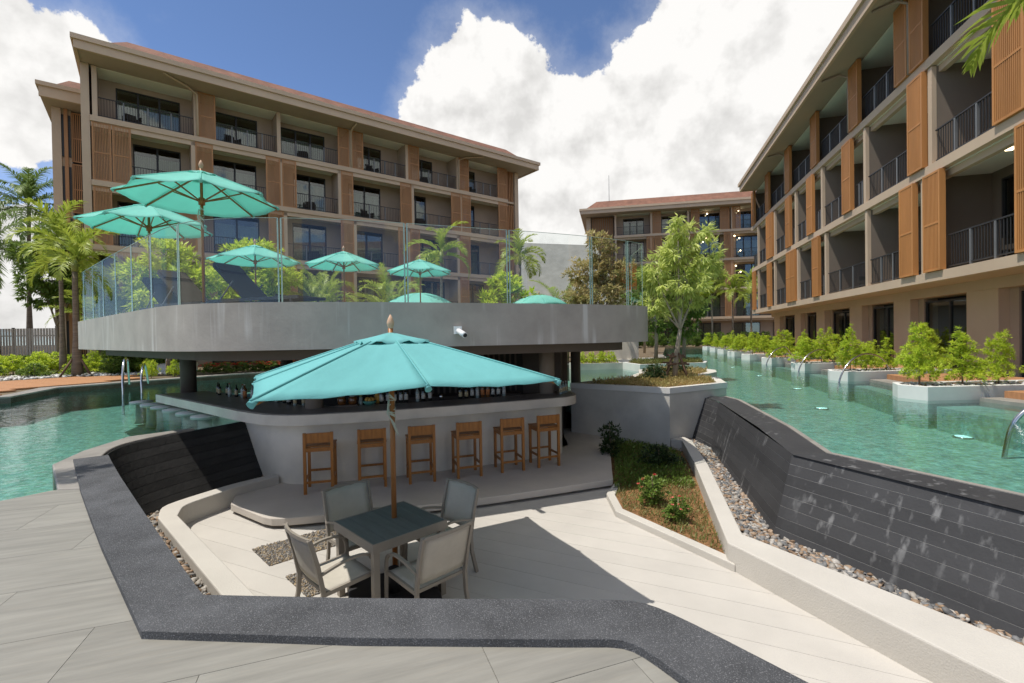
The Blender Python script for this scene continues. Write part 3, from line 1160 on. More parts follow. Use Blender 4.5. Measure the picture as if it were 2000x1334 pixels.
# left low curb wall ----------------------------------------------------
o_ = [(-2.35, 3.95), (-4.62, 6.12)] + smooth_line([(-4.74, 6.30), (-4.86, 6.62), (-4.62, 7.25), (-4.42, 7.62), (-4.05, 8.08)], 4)
i_ = [(-2.12, 4.02), (-4.42, 6.20)] + smooth_line([(-4.50, 6.36), (-4.58, 6.62), (-4.42, 7.10), (-4.24, 7.48), (-3.92, 7.90)], 4)
cw = thing("curb_wall", "curved low white curb wall beside the bar platform", "wall")
bevel(obj("wall_body", MB().prism([p[:2] for p in o_] + [p[:2] for p in i_[::-1]], -1.3, -0.67), 'render_white', cw), 0.015)
pebL = [(-2.3, 3.9), (-4.66, 6.12), (-4.90, 6.62), (-4.66, 7.30), (-4.08, 8.12), (-4.36, 8.34), (-4.95, 7.2), (-5.2, 6.2), (-4.9, 5.5), (-2.5, 3.4), (-1.9, 2.9)]
struct("pebble_bed_base", MB().prism(pebL, -1.3, -0.80), 'garden_soil')
pb = link("pebbles", pebble_field("pebbles", 3, poly_sampler(pebL), 3200, 0.028, 0.6, -0.79), 'pebbles')
tag(pb, "rounded river pebbles filling the gap along the curved curb", "pebbles", kind="stuff")

# right low wall --------------------------------------------------------
wi = [(3.39, 10.23), (3.58, 10.06), (3.14, 8.2), (2.30, 5.12), (2.36, 4.98), (3.00, 3.39), (3.9, 1.2), (4.6, -0.5)]
wo = [(3.75, 10.50), (3.78, 10.02), (3.36, 8.2), (2.56, 5.32), (2.64, 5.20), (3.62, 3.40), (4.45, 1.5), (5.35, -0.5)]
rwl = thing("curb_wall", "long white render curb wall between court and slate wall", "wall")
bevel(obj("wall_body", MB().prism(wi + wo[::-1], -1.3, -0.67), 'render_white', rwl), 0.015)
pebR = [(3.76, 10.45), (3.78, 10.02), (3.36, 8.2), (2.57, 5.32), (3.62, 3.40), (4.45, 1.5), (5.35, -0.5), (5.65, -0.5), (4.64, 1.6), (3.84, 3.56), (3.06, 5.48), (4.02, 9.62), (4.0, 10.7)]
struct("pebble_strip_base", MB().prism(pebR, -1.3, -0.80), 'garden_soil')
pb = link("pebbles", pebble_field("pebbles", 4, poly_sampler(pebR), 4600, 0.031, 0.6, -0.78), 'pebbles')
tag(pb, "mixed river pebbles along the foot of the long slate wall", "pebbles", kind="stuff")

# planting bed beside the platform ----------------------------------------
bed = [(1.66, 7.9), (1.52, 7.4), (1.50, 6.70), (2.33, 5.20), (2.40, 5.3), (3.14, 8.2), (3.58, 10.06), (3.40, 10.3), (2.3, 11.6), (2.15, 10.8)]
struct("planting_bed", MB().prism(bed, -1.3, -0.90), 'soil')
bc = thing("bed_curb", "thin white curb round the grassy planting bed", "curb")
bevel(obj("curb_body", MB().prism([(1.66, 7.86), (1.43, 7.35), (1.41, 6.62), (2.33, 5.02), (2.40, 5.16), (1.53, 6.70), (1.55, 7.3), (1.76, 7.86)], -1.2, -0.865), 'render_white', bc), 0.01)

# concrete planter wall holding the island -----------------------------------
isl = thing("island_planter", "tall grey concrete planter wall with the staked tree on top", "planter")
isl_o = [(1.44, 11.75), (3.40, 10.29), (5.07, 11.26), (5.50, 12.7), (5.20, 13.2)] + [(6.2, 14.4), (6.50, 15.2), (6.30, 16.4), (5.3, 16.9), (4.2, 15.8), (3.9, 14.6), (3.2, 13.2)]
isl_i = [(1.75, 11.72), (3.40, 10.47), (4.88, 11.33), (5.27, 12.66), (4.98, 13.25)] + [(5.95, 14.5), (6.22, 15.2), (6.10, 16.2), (5.3, 16.6), (4.4, 15.65), (4.1, 14.5), (3.4, 13.1)]
wl = MB()
m = len(isl_o)
vs = [(x, y, -1.4) for x, y in isl_o] + [(x, y, 0.42) for x, y in isl_o] + [(x, y, 0.42) for x, y in isl_i] + [(x, y, 0.1) for x, y in isl_i]
fs = []
for i in range(m):
    j = (i + 1) % m
    fs += [(i, j, m + j, m + i), (m + i, m + j, 2 * m + j, 2 * m + i), (2 * m + i, 2 * m + j, 3 * m + j, 3 * m + i)]
wl.add(vs, fs)
obj("wall_body", wl, 'concrete_grey', isl)
obj("rim", ribbon([(5.09, 11.24), (3.40, 10.265), (1.42, 11.74)], 0.03, 0.30, 0.425, -1), 'white_paint', isl)
obj("soil", flat_sheet(isl_i, 0.36), 'soil', isl)


# ================================================================== BUILDINGS
def screen_panel(root, x0, x1, z0, z1, y, pitch=0.055, name="sliding_screen", deep=0.05):
    """slatted timber screen: frame (part) with its slats (sub-part)"""
    f = MB()
    w = 0.07
    f.box(x0, x0 + w, y, y + deep, z0, z1)
    f.box(x1 - w, x1, y, y + deep, z0, z1)
    for zz in (z0, z0 + (z1 - z0) * 0.47, z1 - 0.06):
        f.box(x0 + w, x1 - w, y + 0.004, y + deep - 0.004, zz, zz + 0.06)
    fr = obj(name, f, SCREEN_MAT, root)
    s = MB()
    nn = max(3, int((x1 - x0 - 2 * w) / pitch))
    for k in range(nn):
        xc = x0 + w + (k + 0.5) * (x1 - x0 - 2 * w) / nn
        s.box(xc - pitch * 0.30, xc + pitch * 0.30, y + 0.012, y + deep - 0.012, z0 + 0.02, z1 - 0.02)
    obj("slats", s, SCREEN_MAT, fr)
    return fr


def railing(root, x0, x1, z, y, h=1.0, pitch=0.11, bar=0.018, posts=2):
    r_ = MB()
    r_.box(x0, x1, y - 0.025, y + 0.025, z + h - 0.035, z + h)
    r_.box(x0, x1, y - 0.018, y + 0.018, z + 0.08, z + 0.11)
    nn = int((x1 - x0) / pitch)
    for k in range(1, nn):
        xc = x0 + k * (x1 - x0) / nn
        r_.box(xc - bar / 2, xc + bar / 2, y - bar / 2, y + bar / 2, z + 0.11, z + h - 0.035)
    o = obj("railing", r_, 'dark_metal', root)
    for k in range(posts):
        xc = x0 + (k + 1) * (x1 - x0) / (posts + 1)
        obj("post", MB().box(xc - 0.03, xc + 0.03, y - 0.03, y + 0.03, z, z + h - 0.036), 'grey_metal', o)
    return o


def window(root, x0, x1, z0, z1, y, panes=2, transom=True, sheer=False):
    f = MB()
    t = 0.06
    f.box(x0, x0 + t, y - 0.05, y + 0.05, z0, z1)
    f.box(x1 - t, x1, y - 0.05, y + 0.05, z0, z1)
    f.box(x0 + t, x1 - t, y - 0.048, y + 0.048, z1 - t, z1)
    f.box(x0 + t, x1 - t, y - 0.048, y + 0.048, z0, z0 + t)
    for k in range(1, panes):
        xc = x0 + k * (x1 - x0) / panes
        f.box(xc - 0.045, xc + 0.045, y - 0.045, y + 0.045, z0 + t, z1 - t)
    w = obj("window", f, 'dark_metal', root)
    for k in range(panes):
        xa = x0 + k * (x1 - x0) / panes + 0.05
        xb = x0 + (k + 1) * (x1 - x0) / panes - 0.05
        obj("pane", MB().box(xa, xb, y - 0.006, y + 0.006, z0 + t, z1 - t), 'window_glass', w)
        if sheer:
            c = MB()
            nn = int((xb - xa) / 0.09)
            for q in range(nn):
                xq = xa + q * (xb - xa) / nn
                dx = (xb - xa) / nn
                c.add([(xq, y + 0.20, z0 + 0.05), (xq + dx / 2, y + 0.26, z0 + 0.05), (xq + dx, y + 0.20, z0 + 0.05), (xq, y + 0.20, z1 - 0.5), (xq + dx / 2, y + 0.26, z1 - 0.5), (xq + dx, y + 0.20, z1 - 0.5)], [(0, 1, 4, 3), (1, 2, 5, 4)], True)
            obj("curtain", c, 'curtain', w)
    return w


def floor_bays(root, x0, x1, zt, zc, screens, columns, wins, back=1.4, rail_y=0.10, rail=True, seed=0, sheer=True, pitch=0.055, posts=2, side_faces=0.0, part_mat='wall_brown'):
    """one storey: zt floor level, zc ceiling level; x spans along the facade"""
    # back wall with window openings filled by windows
    bw = MB()
    xs = x0
    wz = zc - 0.32
    for (a, b) in wins:
        if a > xs:
            bw.box(xs, a, back, back + 0.15, zt, zc)
        bw.box(a, b, back, back + 0.15, wz, zc)
        xs = b
    if xs < x1:
        bw.box(xs, x1, back, back + 0.15, zt, zc)
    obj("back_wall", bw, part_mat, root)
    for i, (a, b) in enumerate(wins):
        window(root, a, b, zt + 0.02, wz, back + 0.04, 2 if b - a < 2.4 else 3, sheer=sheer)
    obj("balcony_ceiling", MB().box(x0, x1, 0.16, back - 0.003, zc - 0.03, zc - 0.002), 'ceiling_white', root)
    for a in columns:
        obj("partition", MB().box(a - 0.095, a + 0.095, 0.141, back - 0.004, zt, zc - 0.031), part_mat, root)  # body darker than its front edge: balcony shade is in the colour
        obj("partition_edge", MB().box(a - 0.10, a + 0.10, 0.02, 0.14, zt, zc - 0.031), 'beige_paint', root)
    for (a, b) in screens:
        screen_panel(root, a, b, zt + 0.01, zc - 0.02, 0.0 - side_faces, pitch, deep=0.05 + side_faces)
    if rail:
        blocks = sorted([(a, b) for a, b in screens] + [(a - 0.1, a + 0.1) for a in columns])
        xs = x0
        for a, b in blocks + [(x1, x1)]:
            if a - xs > 0.5:
                railing(root, xs + 0.02, a - 0.02, zt, rail_y, posts=posts)
            xs = max(xs, b)


def eave_roof(root, x0, x1, y0, y1, zs, name="roof", end_over=1.6, rise=1.4, inset=1.2, ext0=None, ext1=None):
    """soffit slab with double fascia and a clay roof set back behind the gutter"""
    e0 = x0 - (end_over if ext0 is None else ext0)
    e1 = x1 + (end_over if ext1 is None else ext1)
    obj("soffit", MB().box(e0 + 0.12, e1 - 0.12, y0 + 0.12, y1, zs, zs + 0.06), 'soffit_paint', root)
    fa_ = MB()
    fa_.box(e0 + 0.1, e1 - 0.1, y0 + 0.10, y0 + 0.22, zs - 0.06, zs + 0.33)
    fa_.box(e0 + 0.1, e0 + 0.22, y0 + 0.222, y1, zs - 0.06, zs + 0.33)
    fa_.box(e1 - 0.22, e1 - 0.1, y0 + 0.222, y1, zs - 0.06, zs + 0.33)
    obj("fascia", fa_, 'beige_paint', root)
    gt = MB()
    gt.box(e0, e1, y0, y1, zs + 0.331, zs + 0.56)
    obj("gutter", gt, 'beige_paint', root)
    r_ = MB()
    a = inset
    b0 = [(e0 + a * 0.5, y0 + a * 0.5, zs + 0.563), (e1 - a * 0.5, y0 + a * 0.5, zs + 0.563), (e1 - a * 0.5, y1 - 0.2, zs + 0.563), (e0 + a * 0.5, y1 - 0.2, zs + 0.563)]
    q = a * 0.5 + rise * 1.1
    t0 = [(e0 + q, y0 + q, zs + 0.56 + rise), (e1 - q, y0 + q, zs + 0.56 + rise), (e1 - q, y1 - 1.0, zs + 0.56 + rise), (e0 + q, y1 - 1.0, zs + 0.56 + rise)]
    r_.add(b0 + t0, [(0, 1, 5, 4), (1, 2, 6, 5), (2, 3, 7, 6), (3, 0, 4, 7), (4, 5, 6, 7)])
    obj(name, r_, 'roof_clay', root)


SCREEN_MAT = 'screen_shaded'
# ---- left hotel block -------------------------------------------------
LA = math.atan2(0.611, 0.791)
bl = thing("hotel_building", "long brown hotel block with slatted screens standing behind the roof umbrellas", "building", (-20.57, 23.5, 0), LA, "hotel blocks round the pool")
Lslab = [3.32, 6.50, 9.68, 12.85]
Lx0, Lx1 = 0.0, 25.78
cols4 = [0.17, 4.38, 8.53, 12.85, 17.0, 21.2]
for k, zt in enumerate(Lslab):
    obj("floor_slab", MB().box(Lx0 - 0.02, Lx1 + 0.02, -0.06, 1.6, zt - 0.27, zt), 'beige_paint', bl)
    obj("beam", MB().box(Lx0, Lx1, 0.02, 0.16, zt - 0.52, zt - 0.271), 'beige_paint', bl)
Lscr = {3: [(4.46, 5.28), (12.03, 12.75), (12.96, 13.70), (16.95, 17.80), (21.15, 22.04), (24.80, 25.73)],
        2: [(0.03, 0.76), (0.80, 1.54), (4.29, 5.12), (7.78, 8.57), (8.66, 9.47), (12.19, 12.98), (16.30, 17.16), (20.42, 21.26), (21.34, 22.16), (24.84, 25.73)],
        1: [(0.03, 0.74), (3.52, 4.3), (7.86, 8.70), (12.12, 12.97), (16.10, 16.86), (16.98, 17.76), (21.10, 22.08), (24.83, 25.73)],
        0: [(0.9, 1.7), (4.45, 5.2), (8.6, 9.4), (12.1, 12.9), (17.0, 17.8), (21.1, 21.9), (24.8, 25.7)]}
Lcol = {3: [0.17, 4.36, 8.53, 12.86, 16.86, 21.06], 2: [4.2, 8.62, 12.1, 17.25, 21.3], 1: [4.4, 8.8, 13.06, 16.92, 21.0], 0: [4.35, 8.5, 13.0, 16.9, 21.0]}
Lwin = {3: [(0.94, 3.72), (5.35, 7.60), (8.9, 11.6), (13.75, 15.5), (17.85, 19.6), (22.0, 23.5)],
        2: [(1.6, 3.7), (5.2, 7.5), (9.6, 11.6), (13.1, 15.4), (17.3, 19.0), (22.2, 23.4)],
        1: [(0.9, 3.4), (5.2, 7.6), (9.5, 11.6), (13.2, 15.5), (17.9, 20.3), (22.2, 23.8)],
        0: [(1.8, 4.0), (5.3, 8.0), (9.6, 11.8), (13.2, 15.8), (18.0, 20.5), (22.1, 24.2)]}
ceil_ = [Lslab[1] - 0.27, Lslab[2] - 0.27, Lslab[3] - 0.27, 15.36]
for k in range(4):
    floor_bays(bl, Lx0 + 0.02, Lx1, Lslab[k], ceil_[k], Lscr[k], Lcol[k], Lwin[k], posts=3 if k == 3 else 2)
# ground storey and body
obj("ground_wall", MB().box(0.0, 25.7, 1.5, 1.7, 0.2, 3.04), 'wall_brown', bl)
for k in range(6):
    window(bl, 0.8 + k * 4.2, 3.9 + k * 4.2, 0.25, 2.75, 1.44, 3, sheer=False)
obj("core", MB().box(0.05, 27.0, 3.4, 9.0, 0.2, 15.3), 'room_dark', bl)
obj("end_wall", MB().box(25.82, 27.1, 1.4, 3.0, 0.2, 15.3), 'wall_brown', bl)
obj("end_pier", MB().box(26.75, 27.12, 0.25, 1.39, 0.2, 15.35), 'beige_paint', bl)
for k in range(5):
    z0, z1 = (0.3, 3.0) if k == 0 else (Lslab[k - 1] + 0.02, ceil_[k - 1])
    fin = MB()
    for q in range(5):
        fin.box(25.88 + q * 0.17, 25.95 + q * 0.17, 0.35, 0.5, z0, z1)
    obj("fins", fin, 'screen_shaded', bl)
    if k:
        obj("fin_rail", MB().box(25.84, 26.74, 0.36, 0.49, z0 - 0.16, z0 - 0.001), 'beige_paint', bl)
obj("end_pier", MB().box(-0.35, -0.03, 0.02, 3.0, 0.2, 15.35), 'beige_paint', bl)
# stair wing set back at the left end
obj("wing_wall", MB().box(-1.72, -1.36, 3.0, 9.0, 0.2, 13.98), 'beige_paint', bl)
for k in range(5):
    z0 = 0.4 + k * 2.72
    screen_panel(bl, -0.98, 0.10, z0, z0 + 2.62, 3.12, 0.075, "stair_screen")
    obj("slit_window", MB().box(-1.35, -1.26, 3.06, 3.12, z0 + 0.2, z0 + 2.4), 'dark_metal', bl)
    obj("slit_window", MB().box(-1.09, -1.00, 3.06, 3.12, z0 + 0.2, z0 + 2.4), 'dark_metal', bl)
obj("wing_infill", MB().box(-1.355, -0.985, 3.125, 3.3, 0.2, 13.98), 'beige_paint', bl)
obj("wing_fin", MB().box(-1.25, -1.10, 2.98, 3.12, 0.2, 13.98), 'screen_shaded', bl)
obj("wing_back", MB().box(-0.98, 0.3, 3.6, 3.7, 0.2, 13.98), 'room_dark', bl)
obj("wing_fascia", MB().box(-2.02, 0.0, 1.70, 1.85, 13.92, 14.42), 'beige_paint', bl)
obj("wing_soffit", MB().box(-2.0, 0.0, 1.851, 8.0, 13.99, 14.05), 'soffit_paint', bl)
obj("wing_gutter", MB().box(-2.12, 0.0, 1.58, 8.2, 14.421, 14.62), 'beige_paint', bl)
wr = MB()
wr.add([(-1.7, 2.1, 14.623), (0.2, 2.1, 14.623), (0.2, 8, 14.623), (-1.7, 8, 14.623), (-1.0, 3.0, 15.5), (0.2, 3.0, 15.5), (0.2, 7, 15.5), (-1.0, 7, 15.5)], [(0, 1, 5, 4), (1, 2, 6, 5), (2, 3, 7, 6), (3, 0, 4, 7), (4, 5, 6, 7)])
obj("wing_roof", wr, 'roof_clay', bl)
eave_roof(bl, Lx0, Lx1 + 1.3, -1.55, 9.5, 15.37, ext0=0.55, ext1=1.0, rise=1.25, inset=1.3)
for xx, dx in ((4.42, -1.5), (12.85, 0.0), (21.1, 1.6)):
    dp = MB().tube([(xx + dx, -1.2, 15.33), (xx + dx * 0.3, -0.4, 15.28), (xx, -0.08, 15.1), (xx, -0.08, 12.9)], 0.055, 8)
    obj("drain_pipe", dp, 'beige_paint', bl)

SCREEN_MAT = 'screen_wood'
# ---- right hotel block --------------------------------------------------
RA = math.atan2(-0.965, -0.261)
br = thing("hotel_building", "sunlit hotel block with orange timber screens running along the planters", "building", (18.73, 36.9, 0), RA, "hotel blocks round the pool")
Rslab = [3.31, 6.52, 9.73]
Rx0, Rx1 = 0.0, 40.0
for zt in Rslab:
    obj("floor_slab", MB().box(Rx0, Rx1, -0.02, 1.75, zt - 0.28, zt), 'beige_paint', br)
    if zt > 4:
        obj("beam", MB().box(Rx0 + 0.1, Rx1, 0.20, 0.36, zt - 0.50, zt - 0.281), 'beige_paint', br)
Rscr = {2: [(0.35, 1.15), (4.5, 5.35), (9.1, 9.95), (13.45, 14.30), (17.98, 18.82), (21.60, 22.36), (22.52, 23.30), (26.4, 27.2), (30.8, 31.7), (35.2, 36.0)],
        1: [(4.62, 5.35), (5.40, 6.12), (9.08, 9.93), (12.80, 13.62), (17.25, 18.1), (22.38, 23.22), (26.2, 27.2), (31.0, 31.8), (35.4, 36.2)],
        0: [(0.38, 1.1), (4.75, 5.55), (9.15, 9.92), (9.98, 10.75), (13.52, 14.36), (21.85, 22.68), (23.22, 24.08), (26.9, 27.8), (31.0, 31.8), (35.4, 36.2)]}
Rcol = {2: [0.14, 4.45, 8.9, 13.3, 17.8, 22.44, 26.3, 30.7, 35.1], 1: [1.8, 6.3, 10.6, 14.6, 19.1, 23.4, 27.4, 31.0, 35.3], 0: [1.75, 6.2, 10.9, 15.0, 19.2, 23.0, 27.9, 31.1, 35.5]}
rceil = [Rslab[1] - 0.28, Rslab[2] - 0.28, 12.28]
for k in range(3):
    cs = Rcol[k]
    wins = []
    edges = [0.0] + cs + [40.0]
    for a, b in zip(edges[:-1], edges[1:]):
        if b - a > 3.0:
            wins.append((a + 0.5, b - 0.9))
    floor_bays(br, Rx0 + 0.02, Rx1, Rslab[k], rceil[k], Rscr[k], cs, wins, back=1.7, rail_y=0.12, sheer=False, pitch=0.06, side_faces=0.10, part_mat='wall_shaded')
eave_roof(br, Rx0, Rx1, -1.15, 9.5, 12.30, ext0=-1.0, ext1=1.0, rise=1.2, inset=1.3)
obj("end_wall", MB().box(0.02, 0.18, 1.9, 9.0, 0.2, 12.28), 'beige_paint', br)
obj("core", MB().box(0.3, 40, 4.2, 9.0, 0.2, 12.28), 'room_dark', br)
# ground storey set back under the first slab
gy = 1.5
piers = [(1.1, 2.5), (5.9, 7.1), (9.85, 11.1), (14.3, 15.6), (18.4, 19.6), (22.75, 24.1), (27.2, 28.4), (31.6, 32.8), (36, 37.2)]
for a, b in piers:
    obj("pier", MB().box(a, b, gy - 0.25, gy + 0.6, 0.2, 2.72), 'beige_paint', br)
xs = 0.0
for a, b in piers + [(40, 40)]:
    if a - xs > 1.0:
        window(br, xs + 0.35, a - 0.02, 0.25, 2.60, gy + 0.1, 2, sheer=False)
        obj("jamb", MB().box(xs + 0.002, xs + 0.349, gy, gy + 0.4, 0.2, 2.719), 'wall_brown', br)
    xs = b
obj("lintel", MB().box(0.4, 40, gy - 0.28, gy + 0.6, 2.721, 3.029), 'beige_paint', br)
obj("ceiling_lamp", MB().box(25.2, 25.5, 0.75, 0.9, rceil[0] - 0.045, rceil[0] - 0.032), 'lamp_warm', br)
for xx in (9.0, 17.9, 22.44):
    obj("drain_pipe", MB().tube([(xx - 0.6, -0.8, 12.26), (xx - 0.1, -0.3, 12.18), (xx, -0.06, 12.0), (xx, -0.06, 9.75)], 0.05, 8), 'column_brown', br)

SCREEN_MAT = 'screen_shaded'
# ---- far hotel block ------------------------------------------------------
CA = math.atan2(-0.21, 0.978)
bc_ = thing("hotel_building", "distant brown hotel block with rust roof at the end of the channel", "building", (23.61, 53.45, 0), CA, "hotel blocks round the pool")
Cslab = [3.45, 6.75, 10.0, 13.2]
Cx0, Cx1 = -11.7, 9.0
cceil = [6.75 - 0.27, 10.0 - 0.27, 13.2 - 0.27, 15.72]
for zt in Cslab:
    obj("floor_slab", MB().box(Cx0, Cx1, -0.05, 1.6, zt - 0.27, zt), 'beige_paint', bc_)
    obj("beam", MB().box(Cx0, Cx1, 0.2, 0.34, zt - 0.5, zt - 0.271), 'beige_paint', bc_)
Cscr = {3: [(-7.3, -6.4), (-3.1, -2.2), (0.0, 0.95), (1.25, 2.1), (5.5, 6.4)], 2: [(-8.0, -7.2), (-7.1, -6.3), (-3.4, -2.5), (0.35, 1.35), (5.0, 5.9)],
        1: [(-7.3, -6.4), (-3.2, -2.3), (0.35, 1.35), (5.2, 6.1)], 0: [(-7.6, -6.7), (-4.2, -3.3), (0.4, 1.3), (5.2, 6.1)]}
Ccol = {k: [-11.5, -7.6 + 0.05 * k, -3.4, 1.1 + 0.05 * k, 5.4] for k in range(4)}
for k in range(4):
    wins = [(-10.6, -8.2), (-6.2, -3.7), (-2.1, 0.2), (1.9, 4.4), (6.3, 8.3)]
    floor_bays(bc_, Cx0, Cx1, Cslab[k], cceil[k], Cscr[k], Ccol[k], wins, sheer=(k != 1), posts=1, pitch=0.08)
obj("wing_wall", MB().box(-14.9, -14.4, 0.7, 8.0, 0.2, 15.7), 'beige_paint', bc_)
fin = MB()
for q in range(10):
    fin.box(-14.2 + q * 0.25, -14.1 + q * 0.25, 0.8, 0.95, 0.4, 15.6)
obj("fins", fin, 'screen_shaded', bc_)
obj("wing_back", MB().box(-14.4, -11.72, 1.5, 1.6, 0.2, 15.7), 'wall_brown', bc_)
obj("ground_wall", MB().box(-11.6, 9.0, 1.5, 1.7, 0.2, 3.17), 'wall_brown', bc_)
for k in range(5):
    window(bc_, -11.0 + k * 4.2, -8.2 + k * 4.2, 0.25, 2.75, 1.44, 3)
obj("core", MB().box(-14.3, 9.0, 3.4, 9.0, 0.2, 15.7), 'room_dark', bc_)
eave_roof(bc_, -15.0, 9.0, -1.3, 9.5, 15.74, ext0=0.6, ext1=0.5, rise=1.2, inset=1.2)
obj("roof_antenna", MB().tube([(-12.2, 3.0, 17.4), (-12.2, 3.0, 21.3)], 0.03, 5), 'grey_metal', bc_)
for xx, zz in ((-1.2, 15.3), (2.15, 15.4), (-1.3, 12.5), (-1.7, 12.1), (1.7, 12.6), (2.2, 12.3), (2.3, 10.9), (1.8, 9.2), (2.3, 8.5), (-4.8, 12.4)):
    b = MB().lathe([(0.01, -0.08), (0.07, -0.05), (0.085, 0.0), (0.07, 0.05), (0.01, 0.08)], 8, (xx, 1.0, zz))
    obj("lamp_bulb", b, 'lamp_warm', bc_)

# ---- grey roofed house between the blocks ------------------------------------
hs = thing("distant_house", "pale house with a big grey pitched roof behind the garden trees", "house", (3.0, 50.0, 0), R(-8))
obj("wall", MB().box(-6.0, 8.0, -2.6, 8.0, 0.2, 3.9), 'white_paint', hs)
rf = MB()
rf.add([(-6.8, -3.8, 3.6), (9.0, -3.8, 3.6), (9.0, 9.8, 3.6), (-6.8, 9.8, 3.6), (-6.8, 4.0, 12.6), (6.0, 4.0, 11.6)], [(0, 1, 5, 4), (1, 2, 5), (2, 3, 4, 5), (3, 0, 4), (3, 2, 1, 0)])
ro = obj("roof", rf, 'grey_roof', hs)
obj("ridge", MB().bar((2.5, -3.9, 3.65), (9.0, -3.9, 3.65), 0.3), 'ridge_tan', ro)
window(hs, -3, -1, 1, 3, -2.6, 2)
window(hs, 2, 4, 1, 3, -2.6, 2)

# ---- rust coloured garden panel on its plinth ---------------------------------
gp = thing("garden_sculpture", "rust orange panel on a pale stone plinth beyond the roof glass", "sculpture", (5.85, 24.8, 0), R(-8))
obj("plinth", MB().box(-0.72, 0.72, -0.15, 0.15, 0.2, 3.9), 'bar_lip', gp)
obj("panel", MB().box(-0.68, 0.30, -0.1, 0.1, 3.902, 5.2), 'rust_panel', gp)
obj("side_panel", MB().box(0.34, 0.68, -0.1, 0.1, 3.902, 5.25), 'rust_panel', gp)


# ================================================================== BAR AND CANOPY
ZT, ZB = 2.087, 1.472
front = [(-10.94, 11.98), (-8.1, 9.55), (-5.55, 7.44), (-4.85, 7.02), (-4.25, 6.86), (-3.51, 6.84), (-2.28, 7.08), (-0.61, 7.69), (0.53, 8.12), (1.69, 8.66), (2.45, 9.16), (2.72, 9.50), (2.80, 9.95)]
front = [(x * 0.885, y * 0.885) for x, y in front]
front = [p for p in front[:2]] + [p[:2] for p in smooth_line([(x, y, 0) for x, y in front[2:]], 4)]
rear = [(2.75, 14.5), (1.5, 18.5), (-2.5, 20.2), (-7.0, 19.2), (-9.6, 16.0), (-10.4, 12.6)]
edge = front + rear


def inset_poly(poly, d):
    P = [Vector((*p, 0)) for p in poly]
    n_ = len(P)
    area = sum(P[i].x * P[(i + 1) % n_].y - P[(i + 1) % n_].x * P[i].y for i in range(n_))
    sg = 1 if area > 0 else -1
    out = []
    for i in range(n_):
        a, b = P[(i + 1) % n_] - P[i], P[i] - P[i - 1]
        na, nb = Vector((-a.y, a.x, 0)).normalized() * sg, Vector((-b.y, b.x, 0)).normalized() * sg
        k = na + nb
        k = k / max(0.35, k.length_squared / 2) if k.length > 1e-6 else na
        q = P[i] + k * d
        out.append((q.x, q.y))
    return out


def ring_wall(poly, th, z0, z1):
    ins = inset_poly(poly, th)
    n_ = len(poly)
    vs = [(x, y, z0) for x, y in poly] + [(x, y, z1) for x, y in poly] + [(x, y, z1) for x, y in ins] + [(x, y, z0) for x, y in ins]
    fs = []
    for i in range(n_):
        j = (i + 1) % n_
        fs += [(i, j, n_ + j, n_ + i), (n_ + i, n_ + j, 2 * n_ + j, 2 * n_ + i), (2 * n_ + i, 2 * n_ + j, 3 * n_ + j, 3 * n_ + i), (3 * n_ + i, 3 * n_ + j, j, i)]
    return MB().add(vs, fs)


can = thing("roof_canopy", "big curved grey roof slab floating over the bar", "canopy")
fz = ring_wall(edge, 0.16, ZB, ZT)
fz.smooth = [True] * len(fz.f)
fo = obj("fascia", fz, 'canopy_paint', can)
mm = fo.modifiers.new("split", 'EDGE_SPLIT')
mm.split_angle = R(40)
obj("roof_deck", MB().prism(inset_poly(edge, 0.161), ZB + 0.05, 1.99), 'coping_stone', can)
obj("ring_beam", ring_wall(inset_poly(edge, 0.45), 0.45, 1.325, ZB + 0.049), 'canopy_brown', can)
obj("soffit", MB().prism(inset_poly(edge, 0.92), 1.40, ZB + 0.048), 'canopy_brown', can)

# glass balustrade along the canopy edge
gl = thing("glass_balustrade", "frameless clear glass balustrade round the roof terrace", "balustrade")
gline = inset_poly(edge, 0.075)
gl_pts = [gline[-1]] + gline[:len(front) + 1]


def along(pts, s):
    for a, b in zip(pts[:-1], pts[1:]):
        d = math.hypot(b[0] - a[0], b[1] - a[1])
        if s <= d:
            return (a[0] + (b[0] - a[0]) * s / d, a[1] + (b[1] - a[1]) * s / d)
        s -= d
    return pts[-1]


total = sum(math.hypot(b[0] - a[0], b[1] - a[1]) for a, b in zip(gl_pts[:-1], gl_pts[1:]))
cuts = [0.3, 1.3, 2.3, 3.35, 4.4, 5.5, 6.6, 7.7, 8.75, 10.3, 11.9, 13.4, 14.85, 15.65, 16.2, 17.4]
cuts = [c for c in cuts if c < total]
for s0, s1 in zip(cuts[:-1], cuts[1:]):
    k = 6
    pts = [along(gl_pts, s0 + 0.02 + (s1 - s0 - 0.04) * q / k) for q in range(k + 1)]
    pan = ribbon(pts, 0.016, ZT - 0.12, 3.18, 1)
    pan.smooth = [False] * len(pan.f)
    go = obj("glass_panel", pan, 'balustrade_glass', gl)
    ed = MB()
    for q in (0, k):
        a = pts[q]
        b = pts[q - 1] if q else pts[1]
        d = Vector((b[0] - a[0], b[1] - a[1], 0)).normalized()
        nn = Vector((-d.y, d.x, 0)) * (1 if q == 0 else -1)
        c = Vector((a[0], a[1], 0)) + nn * 0.008
        ed.bar((c.x, c.y, ZT - 0.02), (c.x, c.y, 3.179), 0.006, 0.019, up=(d.x, d.y, 0))
    ptop = [(Vector((*p, 0))) for p in pts]
    for a, b in zip(pts[:-1], pts[1:]):
        d = Vector((b[0] - a[0], b[1] - a[1], 0)).normalized()
        nn = Vector((-d.y, d.x, 0)) * 0.008
        ed.bar((a[0] + nn.x, a[1] + nn.y, 3.1815), (b[0] + nn.x, b[1] + nn.y, 3.1815), 0.016, 0.004)
    obj("polished_edge", ed, 'glass_edge', go)

